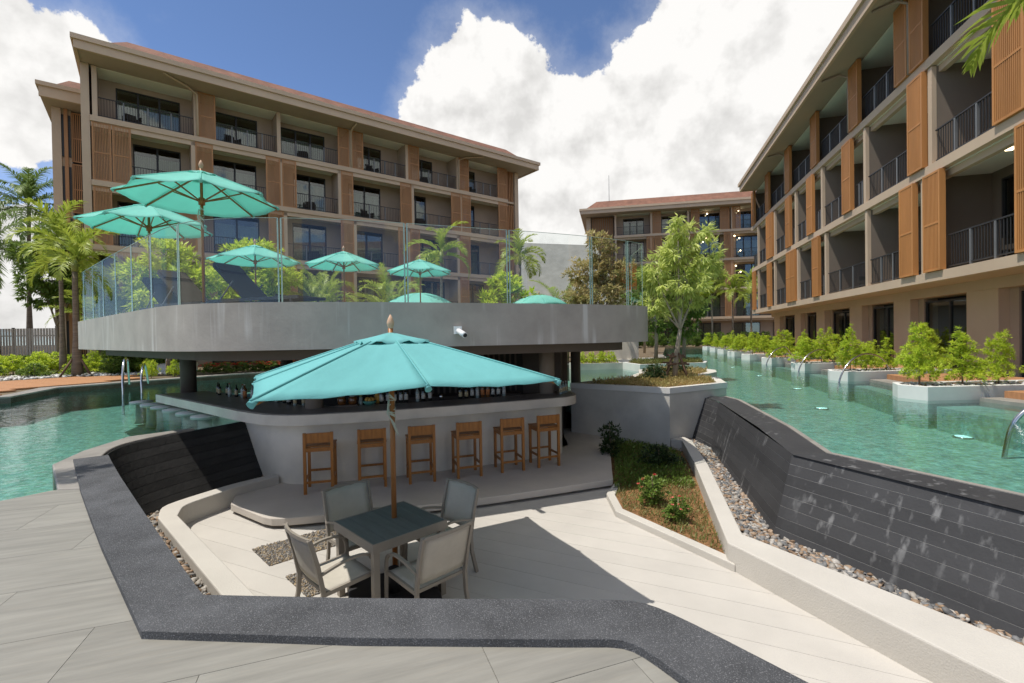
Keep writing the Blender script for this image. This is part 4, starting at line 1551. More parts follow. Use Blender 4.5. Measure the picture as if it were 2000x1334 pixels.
# columns under the canopy
for i, (x, y, z0, r_, lab) in enumerate([(-7.72, 11.30, 0.40, 0.165, "dark round column standing on the pool end of the bar counter"),
                                         (-6.6, 13.9, -1.0, 0.16, "round column in the water in front of the red flowers"),
                                         (-3.50, 8.35, 0.40, 0.15, "pale brown column on the bar counter beside the glass jars"),
                                         (0.72, 9.95, 0.40, 0.16, "brown column on the counter at the open end of the bar"),
                                         (1.30, 12.9, -1.0, 0.20, "thick dark column behind the end of the bar"),
                                         (1.85, 14.0, -1.0, 0.13, "slim dark column in the water past the bar"),
                                         (2.05, 15.2, -1.0, 0.13, "slim dark column farthest from the bar, in the water")]):
    t = thing("column", lab, "column", (x, y, z0), 0, "columns under the canopy")
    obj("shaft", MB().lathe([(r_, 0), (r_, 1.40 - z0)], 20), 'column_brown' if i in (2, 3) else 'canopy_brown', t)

# the bar
bar = thing("pool_bar", "curved concrete swim-up bar with pale counter edge", "bar")
lipo = [(-8.25, 10.95), (-4.75, 8.15)] + [p[:2] for p in smooth_line([(-4.40, 7.90, 0), (-3.98, 7.66, 0), (-3.50, 7.56, 0), (-2.95, 7.66, 0), (-1.9, 7.98, 0), (-0.7, 8.45, 0), (0.70, 9.08, 0), (1.12, 9.34, 0), (1.30, 9.75, 0), (1.22, 10.4, 0)], 5)]
lipi = [(0.85, 10.4), (0.55, 9.95), (-0.9, 9.25), (-2.0, 8.80), (-3.2, 8.55), (-3.9, 8.75), (-7.45, 11.55), (-8.0, 11.2)]
bevel(obj("counter_edge", MB().prism(lipo + lipi, 0.225, 0.395), 'bar_lip', bar), 0.05, 4)
tp = inset_poly(lipo + lipi, 0.07)
obj("counter_top", MB().prism(tp, 0.396, 0.401), 'counter_top', bar)
fwall = inset_poly(lipo, 0.0)
P = [Vector((*p, 0)) for p in lipo]
base = []
for i, p in enumerate(P):
    d = (P[min(i + 1, len(P) - 1)] - P[max(i - 1, 0)]).normalized()
    base.append((p.x - d.y * 0.30, p.y + d.x * 0.30))
rb = ribbon(base, 0.16, -1.0, 0.224, 1)
rb.smooth = [True] * len(rb.f)
fw = obj("front_wall", rb, 'bar_concrete', bar)
fw.modifiers.new("split", 'EDGE_SPLIT').split_angle = R(40)
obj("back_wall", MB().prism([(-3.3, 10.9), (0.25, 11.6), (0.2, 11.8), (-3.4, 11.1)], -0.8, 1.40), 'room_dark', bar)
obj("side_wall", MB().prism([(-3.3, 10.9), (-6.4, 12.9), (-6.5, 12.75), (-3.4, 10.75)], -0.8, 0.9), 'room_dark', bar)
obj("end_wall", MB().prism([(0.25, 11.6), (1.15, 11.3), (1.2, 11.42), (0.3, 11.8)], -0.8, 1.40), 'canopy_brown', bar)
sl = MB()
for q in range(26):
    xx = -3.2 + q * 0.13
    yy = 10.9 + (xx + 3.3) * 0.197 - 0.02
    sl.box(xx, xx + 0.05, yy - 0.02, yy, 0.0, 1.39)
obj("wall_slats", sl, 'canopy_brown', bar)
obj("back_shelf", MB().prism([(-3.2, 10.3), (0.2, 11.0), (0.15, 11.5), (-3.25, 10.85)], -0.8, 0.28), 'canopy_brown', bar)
obj("bar_floor", MB().prism([(-7.8, 11.4), (-4.0, 8.4), (-3.2, 8.2), (0.7, 9.7), (1.2, 10.4), (1.2, 12.9), (-7.8, 13.1)], -1.0, PZ), 'platform_wash', bar)

# ---------------------------------------------------------------- bottles and bar ware
BOT = {}


def bottle(kind, loc, lab, grp):
    hgt, rad, glass, lbl, cap = kind
    t = thing("bottle", lab, "bottle", loc, 0, grp)
    if kind not in BOT:
        b = MB().lathe([(rad * 0.9, 0), (rad, 0.01), (rad, hgt * 0.62), (rad * 0.8, hgt * 0.70), (rad * 0.36, hgt * 0.78), (rad * 0.34, hgt * 0.93)], 12)
        c = MB().lathe([(rad * 0.40, hgt * 0.925), (rad * 0.40, hgt)], 10)
        l_ = MB().lathe([(rad * 1.03, hgt * 0.16), (rad * 1.03, hgt * 0.52)], 12)
        BOT[kind] = (b.mesh("bottle"), l_.mesh("label"), c.mesh("cap"))
    b, l_, c = BOT[kind]
    link("glass", b, glass, t)
    link("paper_label", l_, lbl, t)
    link("cap", c, cap, t)


K = [(0.30, 0.037, 'bottle_glass', 'label_paper', 'bottle_glass'), (0.29, 0.036, 'bottle_glass', 'label_paper', 'label_orange'),
     (0.26, 0.035, 'bottle_glass', 'label_cream', 'bottle_glass'), (0.30, 0.038, 'bottle_amber', 'label_orange', 'label_paper'),
     (0.28, 0.036, 'bottle_clear', 'label_paper', 'cap_red'), (0.24, 0.033, 'bottle_clear', 'label_cream', 'label_paper')]


def on_counter(x, back=0.0):
    return (x, 8.66 + (x + 2.6) * 0.37 + back, 0.402)


row1 = [(-2.42, 0), (-2.31, 0), (-2.20, 0), (-2.09, 1), (-2.00, 1), (-1.80, 4), (-1.70, 1), (-1.58, 0)]
for x, k in row1:
    bottle(K[k], on_counter(x), "dark wine bottle with white label in the group beside the fruit bowl", "bottles beside the fruit bowl")
row2 = [(-1.02, 2), (-0.91, 2), (-0.80, 0), (-0.70, 4), (-0.60, 3), (-0.50, 3), (-0.40, 1), (-0.29, 0), (-0.18, 4)]
for x, k in row2:
    bottle(K[k], on_counter(x), "liquor bottle in the mixed row at the middle of the bar counter", "liquor bottles on the bar counter")
rg_ = random.Random(8)
for q in range(16):
    s = q / 15
    x = -6.7 + s * 2.9 + rg_.uniform(-0.03, 0.03)
    y = 10.75 - s * 2.15 + rg_.uniform(-0.06, 0.06)
    bottle(K[rg_.choice([0, 2, 3, 4, 5, 5])], (x, y, 0.402), "small bottle on the shaded pool side of the bar counter", "bottles on the pool side of the bar")
for x, y in ((0.98, 9.72), (1.05, 9.88), (1.12, 10.02)):
    bottle(K[5], (x, y, 0.402), "clear bottle at the rounded end of the counter", "bottles at the end of the counter")
tr = thing("serving_tray", "dark tray under the two glass jars on the bar", "tray", (-2.98, 8.54, 0.402), R(10))
obj("tray_board", MB().box(-0.19, 0.19, -0.12, 0.12, 0.0, 0.02), 'canopy_brown', tr)
for x in (-3.08, -2.89):
    j = thing("glass_jar", "lidded glass jar of dried fruit on the bar tray", "jar", (x, 8.54 + (x + 2.98) * 0.18, 0.423), 0, "jars on the bar tray")
    obj("body", MB().lathe([(0.06, 0), (0.075, 0.02), (0.075, 0.11), (0.055, 0.14)], 14), 'bottle_amber', j)
    obj("lid", MB().lathe([(0.058, 0.141), (0.06, 0.155), (0.02, 0.17), (0.018, 0.19), (0.005, 0.20)], 14), 'bottle_clear', j)
bw = thing("fruit_bowl", "green bowl of oranges on the bar counter", "bowl", on_counter(-2.60, -0.06))
bp_ = MB().lathe([(0.06, 0), (0.10, 0.03), (0.125, 0.075), (0.118, 0.075), (0.09, 0.04)], 18)
obj("bowl_body", bp_, 'bowl_green', bw)
for q in range(5):
    a = q * 1.256
    ft = thing("orange", "ripe orange piled in the green bowl", "fruit", (on_counter(-2.60)[0] + 0.055 * math.cos(a), on_counter(-2.60)[1] - 0.06 + 0.055 * math.sin(a), 0.402 + 0.10), 0, "oranges in the bowl")
    obj("fruit_body", MB().lathe([(0.004, -0.038), (0.026, -0.028), (0.038, 0.0), (0.026, 0.028), (0.004, 0.038)], 10), 'fruit', ft)
pv = thing("leaf_vase", "slim vase with upright pandan leaves on the bar", "vase", on_counter(-2.76))
obj("vase_body", MB().lathe([(0.035, 0), (0.04, 0.05), (0.03, 0.12), (0.034, 0.14)], 12), 'bottle_clear', pv)
for q in range(7):
    a = q * 0.9
    tip = (0.10 * math.cos(a), 0.10 * math.sin(a), 0.42 + 0.05 * math.sin(q * 2.1))
    lf = MB().bar((0, 0, 0.10), (tip[0] * 0.5, tip[1] * 0.5, tip[2] * 0.65), 0.022, 0.004).bar((tip[0] * 0.5, tip[1] * 0.5, tip[2] * 0.65), tip, 0.016, 0.004)
    obj("leaf", lf, 'crownshaft', pv)
pa = thing("pineapple", "pineapple standing behind the fruit bowl", "pineapple", on_counter(-2.50, 0.08))
obj("fruit_body", MB().lathe([(0.03, 0), (0.06, 0.04), (0.065, 0.10), (0.05, 0.17), (0.02, 0.19)], 12), 'fruit', pa)
obj("crown_leaves", MB().lathe([(0.01, 0.18), (0.03, 0.24), (0.045, 0.30), (0.005, 0.27)], 9), 'crownshaft', pa)
gc = thing("steel_cup", "small steel shaker cup on the counter between the bottle groups", "cup", on_counter(-1.38))
obj("cup_body", MB().lathe([(0.03, 0), (0.035, 0.12), (0.032, 0.12), (0.028, 0.01)], 14), 'chrome', gc)

# swim-up stools under water
for i, (x, y) in enumerate([(-9.2, 11.75), (-8.55, 11.25), (-7.95, 10.78), (-7.33, 10.30), (-6.70, 9.82), (-6.08, 9.35)]):
    t = thing("pool_stool", "pale round stool standing in the water along the bar", "stool", (x, y, -0.395), 0, "swim-up stools in the pool")
    obj("seat", MB().lathe([(0.05, 0.46), (0.24, 0.48), (0.25, 0.51), (0.24, 0.54), (0.02, 0.545)], 20), 'white_paint', t)
    obj("pedestal", MB().lathe([(0.16, 0), (0.13, 0.1), (0.12, 0.459)], 16), 'pool_step', t)

# ---------------------------------------------------------------- bar stools


def make_stool():
    t = thing("bar_stool", "teak bar stool", "stool", (0, 0, 0), 0, "teak bar stools at the counter")
    # local: +y faces the bar, back legs at -y
    w, dp = 0.20, 0.20
    for sx in (-1, 1):
        obj("back_leg", MB().box(sx * w - 0.022, sx * w + 0.022, -dp - 0.022, -dp + 0.022, 0, 0.95), 'stool_wood', t)
        obj("front_leg", MB().box(sx * w - 0.022, sx * w + 0.022, dp - 0.022, dp + 0.022, 0, 0.715), 'stool_wood', t)
        obj("side_stretcher", MB().box(sx * w - 0.012, sx * w + 0.012, -dp + 0.023, dp - 0.023, 0.20, 0.235), 'stool_wood', t)
        obj("side_rail", MB().box(sx * w - 0.014, sx * w + 0.014, -dp + 0.023, dp - 0.023, 0.655, 0.715), 'stool_wood', t)
    for y in (-dp, dp):
        obj("stretcher", MB().box(-w + 0.023, w - 0.023, y - 0.012, y + 0.012, 0.25 if y > 0 else 0.16, 0.285 if y > 0 else 0.195), 'stool_wood', t)
        obj("seat_rail", MB().box(-w + 0.023, w - 0.023, y - 0.014, y + 0.014, 0.655, 0.715), 'stool_wood', t)
    for q in range(5):
        obj("seat_slat", MB().box(-w - 0.03, w + 0.03, -dp + 0.03 + q * 0.080, -dp + 0.03 + q * 0.080 + 0.074, 0.716, 0.738), 'stool_wood', t)
    bevel(obj("back_board", MB().box(-w + 0.0225, w - 0.0225, -dp - 0.014, -dp + 0.014, 0.79, 0.945), 'stool_wood', t), 0.004)
    return t


stool0 = make_stool()
SA = R(17)
inw = Vector((-math.sin(SA), math.cos(SA)))
stools = [(-3.05, 7.39, 14, "teak bar stool at the curved corner, beside the slate wall"),
          (-2.28, 7.62, 17, "teak bar stool second from the slate wall, half behind the umbrella pole"),
          (-1.52, 7.84, 18, "teak bar stool third from the slate wall, just past the umbrella pole"),
          (-0.76, 8.10, 19, "teak bar stool fourth from the slate wall"),
          (-0.02, 8.40, 19, "teak bar stool second from the open end of the bar"),
          (0.64, 8.68, 20, "teak bar stool at the open end of the bar, beside the grassy bed")]
for i, (x, y, a, lab) in enumerate(stools):
    c = Vector((x, y)) + Vector((-math.sin(R(a)), math.cos(R(a)))) * 0.20
    if i == 0:
        stool0.location = (c.x, c.y, PZ)
        stool0.rotation_euler = (0, 0, R(a))
        stool0["label"] = lab
    else:
        dup(stool0, (c.x, c.y, PZ), R(a), lab)

# ---------------------------------------------------------------- table, chairs, umbrella base
TC = (-1.24, 4.70)
tb_ = thing("dining_table", "square grey slatted outdoor table with the umbrella pole through it", "table", (TC[0], TC[1], CZ), R(44.5))
hw = 0.40
for q in range(6):
    x0 = -hw + 0.012 + q * (2 * hw - 0.024) / 6
    obj("top_slat", MB().box(x0 + 0.002, x0 + (2 * hw - 0.024) / 6 - 0.002, -hw + 0.015, hw - 0.015, 0.715, 0.738), 'table_slat', tb_)
fr = MB()
fr.box(-hw, hw, -hw, -hw + 0.014, 0.655, 0.741).box(-hw, hw, hw - 0.014, hw, 0.655, 0.741)
fr.box(-hw, -hw + 0.0115, -hw + 0.0145, hw - 0.0145, 0.655, 0.741).box(hw - 0.0115, hw, -hw + 0.0145, hw - 0.0145, 0.655, 0.741)
obj("apron", fr, 'chair_frame', tb_)
for sx in (-1, 1):
    for sy in (-1, 1):
        cx, cy = sx * (hw - 0.043), sy * (hw - 0.047)
        obj("leg", MB().box(cx - 0.029, cx + 0.029, cy - 0.029, cy + 0.029, 0, 0.714), 'chair_frame', tb_)


def make_chair():
    t = thing("dining_chair", "chair", "chair", (0, 0, 0), 0, "dining chairs round the table")
    # local: faces +y
    w = 0.26
    for sx in (-1, 1):
        x = sx * w
        bl_ = MB()
        pts = [(x, -0.30, 0.0), (x, -0.235, 0.25), (x, -0.225, 0.42), (x, -0.27, 0.66), (x, -0.335, 0.90)]
        for a, b in zip(pts[:-1], pts[1:]):
            bl_.bar(a, b, 0.028, 0.036, up=(0, 1, 0))
        obj("back_leg", bl_, 'chair_frame', t)
        arm = [(x * 1.04, -0.25, 0.585), (x * 1.06, -0.05, 0.635), (x * 1.06, 0.10, 0.64), (x * 1.06, 0.185, 0.61), (x * 1.06, 0.225, 0.55), (x * 1.06, 0.235, 0.42), (x * 1.06, 0.245, 0.20), (x * 1.06, 0.265, 0.0)]
        ab = MB()
        sm = smooth_line(arm, 3)
        for a, b in zip(sm[:-1], sm[1:]):
            ab.bar(a, b, 0.030, 0.020, up=(0, 0.7, 0.7))
        obj("arm_and_front_leg", ab, 'chair_frame', t)
        obj("side_rail", MB().bar((x, -0.225, 0.405), (x, 0.235, 0.43), 0.025, 0.035), 'chair_frame', t)
    obj("seat_rail", MB().bar((-w, 0.22, 0.425), (w, 0.22, 0.425), 0.025, 0.03).bar((-w, -0.20, 0.405), (w, -0.20, 0.405), 0.025, 0.03), 'chair_frame', t)
    tr_ = MB()
    arc = [(-w, -0.335, 0.89), (-w * 0.5, -0.365, 0.895), (0, -0.375, 0.897), (w * 0.5, -0.365, 0.895), (w, -0.335, 0.89)]
    for a, b in zip(arc[:-1], arc[1:]):
        tr_.bar(a, b, 0.022, 0.03)
    obj("top_rail", tr_, 'chair_frame', t)
    sg = MB()
    nx, ny = 8, 6
    for iy in range(ny + 1):
        for ix in range(nx + 1):
            u, v = ix / nx, iy / ny
            sg.v.append((-w + 0.012 + (2 * w - 0.024) * u, -0.20 + 0.42 * v, 0.425 + 0.02 * v - 0.025 * math.sin(math.pi * u) * math.sin(math.pi * v)))
    for iy in range(ny):
        for ix in range(nx):
            a = iy * (nx + 1) + ix
            sg.f.append((a, a + 1, a + nx + 2, a + nx + 1))
            sg.smooth.append(True)
    so = obj("seat_sling", sg, 'chair_mesh', t)
    so.modifiers.new("thick", 'SOLIDIFY').thickness = 0.006
    bs = MB()
    for iy in range(ny + 1):
        for ix in range(nx + 1):
            u, v = ix / nx, iy / ny
            z = 0.47 + 0.42 * v
            y = -0.228 - 0.107 * v - 0.035 * math.sin(math.pi * u) * (0.5 + 0.5 * v)
            bs.v.append((-w + 0.012 + (2 * w - 0.024) * u, y, z))
    for iy in range(ny):
        for ix in range(nx):
            a = iy * (nx + 1) + ix
            bs.f.append((a, a + 1, a + nx + 2, a + nx + 1))
            bs.smooth.append(True)
    bo = obj("back_sling", bs, 'chair_mesh', t)
    bo.modifiers.new("thick", 'SOLIDIFY').thickness = 0.006
    return t


chair0 = make_chair()
CH = [(-1.64, 4.30, -45, "taupe sling armchair on the parapet side, over the gravel insets"), (-0.81, 4.30, 45, "taupe sling armchair on the parapet side, in the umbrella shadow"),
      (-1.66, 5.10, -135, "taupe sling armchair with its back to the slate wall and bar"), (-0.82, 5.10, 135, "taupe sling armchair with its back to the grassy bed")]
for i, (x, y, a, lab) in enumerate(CH):
    if i == 0:
        chair0.location = (x, y, CZ)
        chair0.rotation_euler = (0, 0, R(a))
        chair0["label"] = lab
    else:
        dup(chair0, (x, y, CZ), R(a), lab)
ub = thing("weighted_base_plate", "dark square weighted plate holding the pole under the dining table", "weight", (TC[0] + 0.05, TC[1] - 0.1, CZ), R(20))
bevel(obj("plate", MB().box(-0.42, 0.42, -0.42, 0.42, 0.0, 0.09), 'black_plastic', ub), 0.02)
obj("socket", MB().lathe([(0.06, 0.091), (0.05, 0.32)], 14), 'black_plastic', ub)


# ---------------------------------------------------------------- umbrellas
def umbrella(loc, rz, label, sides, radius, rim_z, apex_z, cloth, group=None, sag=0.06, wood='umbrella_wood', base_plate=True, cords=False, square=False, pole_r=0.024, z0=0.0, power=1.06):
    t = thing("umbrella", label, "umbrella", loc, rz, group)
    if square:
        corners = []
        h = radius
        for k in range(8):
            a = k * math.pi / 4 + math.pi / 4
            rr = h * math.sqrt(2) if k % 2 == 0 else h
            corners.append((rr * math.cos(a), rr * math.sin(a)))
        sides = 8
    else:
        corners = [(radius * math.cos(2 * math.pi * (k + 0.5) / sides), radius * math.sin(2 * math.pi * (k + 0.5) / sides)) for k in range(sides)]
    # canopy panels: each panel one mesh
    rows, colsn = 8, 14
    vent = 0.20
    rimz = [rim_z - (0.025 if square and k % 2 == 0 else 0.0) for k in range(sides)]
    for k in range(sides):
        a, b = corners[k], corners[(k + 1) % sides]
        mb = MB()
        for i in range(rows + 1):
            s = vent + (1 - vent) * i / rows
            for j in range(colsn + 1):
                u = j / colsn
                x = (a[0] * (1 - u) + b[0] * u) * s
                y = (a[1] * (1 - u) + b[1] * u) * s
                zr = rimz[k] * (1 - u) + rimz[(k + 1) % sides] * u
                z = apex_z + (zr - apex_z) * (s ** power) - sag * math.sin(math.pi * u) * s * (1 - 0.25 * s) + 0.005 * s * math.sin(math.pi * u) * math.sin(u * (19 + 3 * (k % 3)) + k * 1.7 + s * 2.5) + 0.006 * math.sin(math.pi * u) * math.sin(s * 11 + k)
                sc_ = 1 - (0.006 if square else 0.03) * math.sin(math.pi * u) * (i / rows) ** 4
                mb.v.append((x * sc_, y * sc_, z))
        for i in range(rows):
            for j in range(colsn):
                q = i * (colsn + 1) + j
                mb.f.append((q, q + colsn + 1, q + colsn + 2, q + 1))
                mb.smooth.append(True)
        p = obj("canopy_panel", mb, cloth, t)
        p.modifiers.new("thick", 'SOLIDIFY').thickness = 0.004
        sp_ = []
        for q in range(9):
            s_ = vent + (1 - vent) * q / 8
            sp_.append((a[0] * s_, a[1] * s_, apex_z + (rimz[k] - apex_z) * (s_ ** power) + 0.003))
        obj("seam", MB().tube(sp_, 0.010, 6), cloth, t)
        # rib and strut
        rb_ = MB().bar((0.03 * a[0] / radius, 0.03 * a[1] / radius, apex_z - 0.07), (a[0] * 0.985, a[1] * 0.985, rimz[k] - 0.025), 0.018, 0.026)
        ro_ = obj("rib", rb_, wood, t)
        mx_, my_, mz_ = a[0] * 0.5, a[1] * 0.5, apex_z - 0.07 + (rimz[k] - 0.025 - apex_z + 0.07) * 0.5 - 0.012
        obj("strut", MB().bar((0.035 * a[0] / radius, 0.035 * a[1] / radius, apex_z - 0.52), (mx_, my_, mz_), 0.015, 0.022), wood, ro_)
        pk = MB().tube([(a[0] * 0.97, a[1] * 0.97, rimz[k] - 0.002), (a[0] * 1.0, a[1] * 1.0, rimz[k] - 0.03)], [0.02, 0.03], 8)
        obj("pocket", pk, cloth, t)
    vt = MB()
    m_ = 48
    for i in range(4):
        s = 0.02 + 0.235 * i / 3
        for j in range(m_):
            u = j / m_ * sides
            k = int(u) % sides
            fr_ = u - int(u)
            a, b = corners[k], corners[(k + 1) % sides]
            wv = 0.028 * math.sin(fr_ * 2 * math.pi * 1.5 + k) * (i / 3) ** 2
            vt.v.append(((a[0] * (1 - fr_) + b[0] * fr_) * s, (a[1] * (1 - fr_) + b[1] * fr_) * s, apex_z + 0.016 + (rim_z - apex_z) * s * 0.97 + wv * 0.7))
    for i in range(3):
        for j in range(m_):
            j2 = (j + 1) % m_
            vt.f.append((i * m_ + j, (i + 1) * m_ + j, (i + 1) * m_ + j2, i * m_ + j2))
            vt.smooth.append(True)
    vo = obj("vent_cap", vt, cloth, t)
    vo.modifiers.new("thick", 'SOLIDIFY').thickness = 0.004
    po = obj("pole", MB().tube([(0, 0, z0), (0, 0, apex_z + 0.05)], pole_r, 14), wood, t)
    obj("runner", MB().lathe([(0.05, apex_z - 0.58), (0.055, apex_z - 0.48), (0.045, apex_z - 0.46)], 12), wood, t)
    obj("hub", MB().lathe([(0.05, apex_z - 0.12), (0.05, apex_z - 0.04)], 12), wood, t)
    obj("finial", MB().lathe([(0.022, apex_z + 0.03), (0.026, apex_z + 0.06), (0.036, apex_z + 0.09), (0.038, apex_z + 0.11), (0.025, apex_z + 0.15), (0.004, apex_z + 0.19)], 14), 'finial_wood', t)
    if base_plate:
        obj("base", MB().lathe([(0.30, 0), (0.30, 0.05), (0.06, 0.07), (0.05, 0.28)], 20), 'grey_metal', t)
    if cords:
        cd = MB()
        for q in range(9):
            zc_ = apex_z - 0.80 + q * 0.028 - 0.06
            pts = [(0.03 * math.cos(w_ * 0.7 + q) * (1 + 0.3 * math.sin(q * 3.1)), 0.03 * math.sin(w_ * 0.7 + q), zc_ + 0.05 * math.sin(w_ * 0.35 + q)) for w_ in range(10)]
            cd.tube(pts, 0.005, 5)
        for q in range(3):
            cd.tube([(-0.03 - 0.006 * q, -0.02, apex_z - 0.66), (-0.05 - 0.005 * q, -0.035, apex_z - 0.80), (-0.01 + 0.01 * q, -0.045, apex_z - 0.90), (0.025 + 0.012 * q, -0.04, apex_z - 0.99 - 0.02 * q)], 0.005, 5)
        obj("pull_cord", cd, 'cord', t)
    return t


umbrella((-1.22, 4.78, CZ), R(27.5), "large teal square umbrella over the dining table", 8, 1.22, 2.175, 2.60, 'teal_canvas', None, sag=0.035, base_plate=False, cords=True, square=True, pole_r=0.026, z0=0.09)
UL = [(-5.30, 8.20, 1.99, 10, 1.20, "mint octagonal umbrella on the roof terrace, tallest against the hotel block"),
      (-7.62, 10.05, 1.99, 25, 1.17, "mint octagonal umbrella on the roof terrace, beside the garden palms"),
      (-7.84, 14.60, 1.99, 5, 1.27, "mint umbrella on the roof terrace behind the tilted lounger"),
      (-5.58, 15.90, 1.99, 15, 1.22, "mint umbrella on the roof terrace between the two clumps of feathery palm"),
      (-3.40, 17.80, 1.99, 8, 1.22, "mint umbrella on the roof terrace beside the slender yellow-green palm")]
for x, y, z, a, rr, lab in UL:
    umbrella((x, y, z), R(a), lab, 8, rr, 2.06, 2.54, 'mint_canvas', "mint umbrellas on the roof terrace", cords=(y < 11))
umbrella((-4.35, 22.6, 0.30), R(10), "broad rounded mint parasol just showing over the canopy, behind the square umbrella", 8, 2.0, 2.62, 3.43, 'mint_canvas', "rounded parasols beyond the canopy", sag=-0.05, power=1.9)
umbrella((1.32, 22.6, 0.30), R(30), "broad rounded mint parasol just showing over the canopy, beside the frangipani", 8, 1.5, 2.72, 3.24, 'mint_canvas', "rounded parasols beyond the canopy", sag=-0.05, power=1.9)


# ---------------------------------------------------------------- sun loungers on the roof
def lounger(loc, rz, label):
    t = thing("sun_lounger", label, "sun lounger", loc, rz, "sun loungers on the roof terrace")
    for sx in (-0.3, 0.3):
        obj("side_rail", MB().bar((sx, -0.7, 0.30), (sx, 1.25, 0.30), 0.03, 0.05), 'dark_metal', t)
        for yy in (-0.55, 1.1):
            obj("leg", MB().bar((sx, yy, 0), (sx, yy, 0.275), 0.03), 'dark_metal', t)
        obj("prop", MB().bar((sx, -0.45, 0.32), (sx, -0.40 + 0.25, 0.62), 0.018), 'grey_metal', t)
    obj("seat_sling", MB().box(-0.285, 0.285, 0.05, 1.24, 0.305, 0.32), 'lounger_mesh', t)
    bk = MB().bar((0, 0.04, 0.33), (0, -0.62, 0.90), 0.58, 0.02, up=(0, 0, 1))
    obj("backrest", bk, 'lounger_mesh', t)
    hd = MB().bar((0, -0.50, 0.815), (0, -0.66, 0.955), 0.5, 0.07, up=(0, 0, 1))
    obj("headrest", hd, 'lounger_mesh', t)
    return t


for i, (x, y, a, lab) in enumerate([(-4.45, 8.25, -110, "dark sling lounger with raised back beside the tallest roof umbrella"), (-5.95, 8.95, -112, "dark sling lounger between the two roof umbrellas with pull cords"),
                                    (-7.0, 9.9, -115, "dark sling lounger beside the umbrella next to the garden palms"), (-6.3, 14.2, -100, "dark sling lounger beside the third roof umbrella's pole")]):
    lounger((x, y, 1.99), R(a), lab)

# ---------------------------------------------------------------- security camera, wall lamp
sc_ = thing("security_camera", "white bullet security camera on the canopy fascia", "camera", (-0.765, 6.70, 1.695), R(20))
obj("mount", MB().box(-0.055, 0.055, -0.035, 0.01, -0.05, 0.06), 'cam_white', sc_)
obj("body", MB().tube([(0.0, -0.03, 0.0), (0.03, -0.12, -0.04), (0.055, -0.20, -0.07)], [0.032, 0.04, 0.04], 12), 'cam_white', sc_)
obj("lens", MB().tube([(0.0555, -0.2015, -0.0705), (0.058, -0.21, -0.074)], 0.03, 12), 'black_plastic', sc_)
wl_ = thing("step_light", "small square recessed step light in the white curb wall", "light", (2.405, 4.905, -0.805), R(-68.5))
fr2 = MB()
fr2.box(-0.055, 0.055, -0.012, 0.01, 0.035, 0.05).box(-0.055, 0.055, -0.012, 0.01, -0.05, -0.035).box(-0.055, -0.04, -0.012, 0.01, -0.0345, 0.0345).box(0.04, 0.055, -0.012, 0.01, -0.0345, 0.0345)
obj("frame", fr2, 'dark_metal', wl_)
obj("lens", MB().box(-0.0395, 0.0395, -0.004, 0.008, -0.0345, 0.0345), 'lamp_lens', wl_)


# ================================================================== PLANTS
def frond_mesh(name, seed, length, arch, nleaf, ll, wid, rise=0.5, hang=0.55, vee=0.5):
    """feather palm leaf along +x: drooping rachis with two rows of leaflets"""
    rg = np.random.default_rng(seed)
    t = np.linspace(0.0, 1.0, nleaf)
    ang = rise - arch * t ** 1.3
    ds = length / nleaf
    x = np.cumsum(np.cos(ang)) * ds
    z = np.cumsum(np.sin(ang)) * ds
    V, Q, T = [], [], []
    n0 = 0
    # rachis as a thin strip
    for i in range(nleaf):
        w = 0.022 * length / 3 * (1 - 0.85 * t[i])
        V += [(x[i], -w, z[i]), (x[i], 0, z[i] + w), (x[i], w, z[i])]
        T += [0.55] * 3
    for i in range(nleaf - 1):
        a = i * 3
        Q += [(a, a + 1, a + 4, a + 3), (a + 1, a + 2, a + 5, a + 4)]
    n0 = len(V)
    for i in range(int(nleaf * 0.12), nleaf):
        prof = math.sin(math.pi * min(1, 0.18 + 0.80 * t[i])) ** 0.6
        for sgn in (-1, 1):
            L_ = ll * prof * (0.85 + 0.3 * rg.random())
            fw = 0.55 + 0.5 * t[i] + 0.15 * rg.normal()
            dx, dy = math.sin(fw) , math.cos(fw) * sgn
            lift = vee * (1 - t[i]) + 0.12 * rg.normal()
            b = np.array([x[i], 0.0, z[i]])
            d1 = np.array([dx * math.cos(ang[i]), dy, lift + dx * math.sin(ang[i])])
            d1 /= np.linalg.norm(d1)
            m1 = b + d1 * L_ * 0.5
            d2 = d1 + np.array([0, 0, -hang - 0.35 * rg.random()])
            d2 /= np.linalg.norm(d2)
            tip = m1 + d2 * L_ * 0.5
            s = np.array([math.cos(ang[i]), 0, math.sin(ang[i])])
            s = s - d1 * s.dot(d1)
            s /= np.linalg.norm(s) + 1e-9
            w = wid * (0.8 + 0.4 * rg.random())
            tn = float(np.clip(0.25 + 0.5 * rg.random() + 0.2 * t[i], 0, 1))
            V += [b - s * w * 0.4, b + s * w * 0.4, m1 + s * w * 0.5, m1 - s * w * 0.5, tip]
            T += [tn] * 5
            Q += [(n0, n0 + 1, n0 + 2, n0 + 3), (n0 + 3, n0 + 2, n0 + 4, n0 + 4)]
            n0 += 5
    V = np.array([tuple(v) for v in V])
    me = bpy.data.meshes.new(name)
    faces = [tuple(dict.fromkeys(q)) for q in Q]
    me.from_pydata([tuple(v) for v in V], [], faces)
    at = me.attributes.new("tone", 'FLOAT', 'POINT')
    at.data.foreach_set("value", np.array(T, dtype=np.float32))
    me.update()
    return me


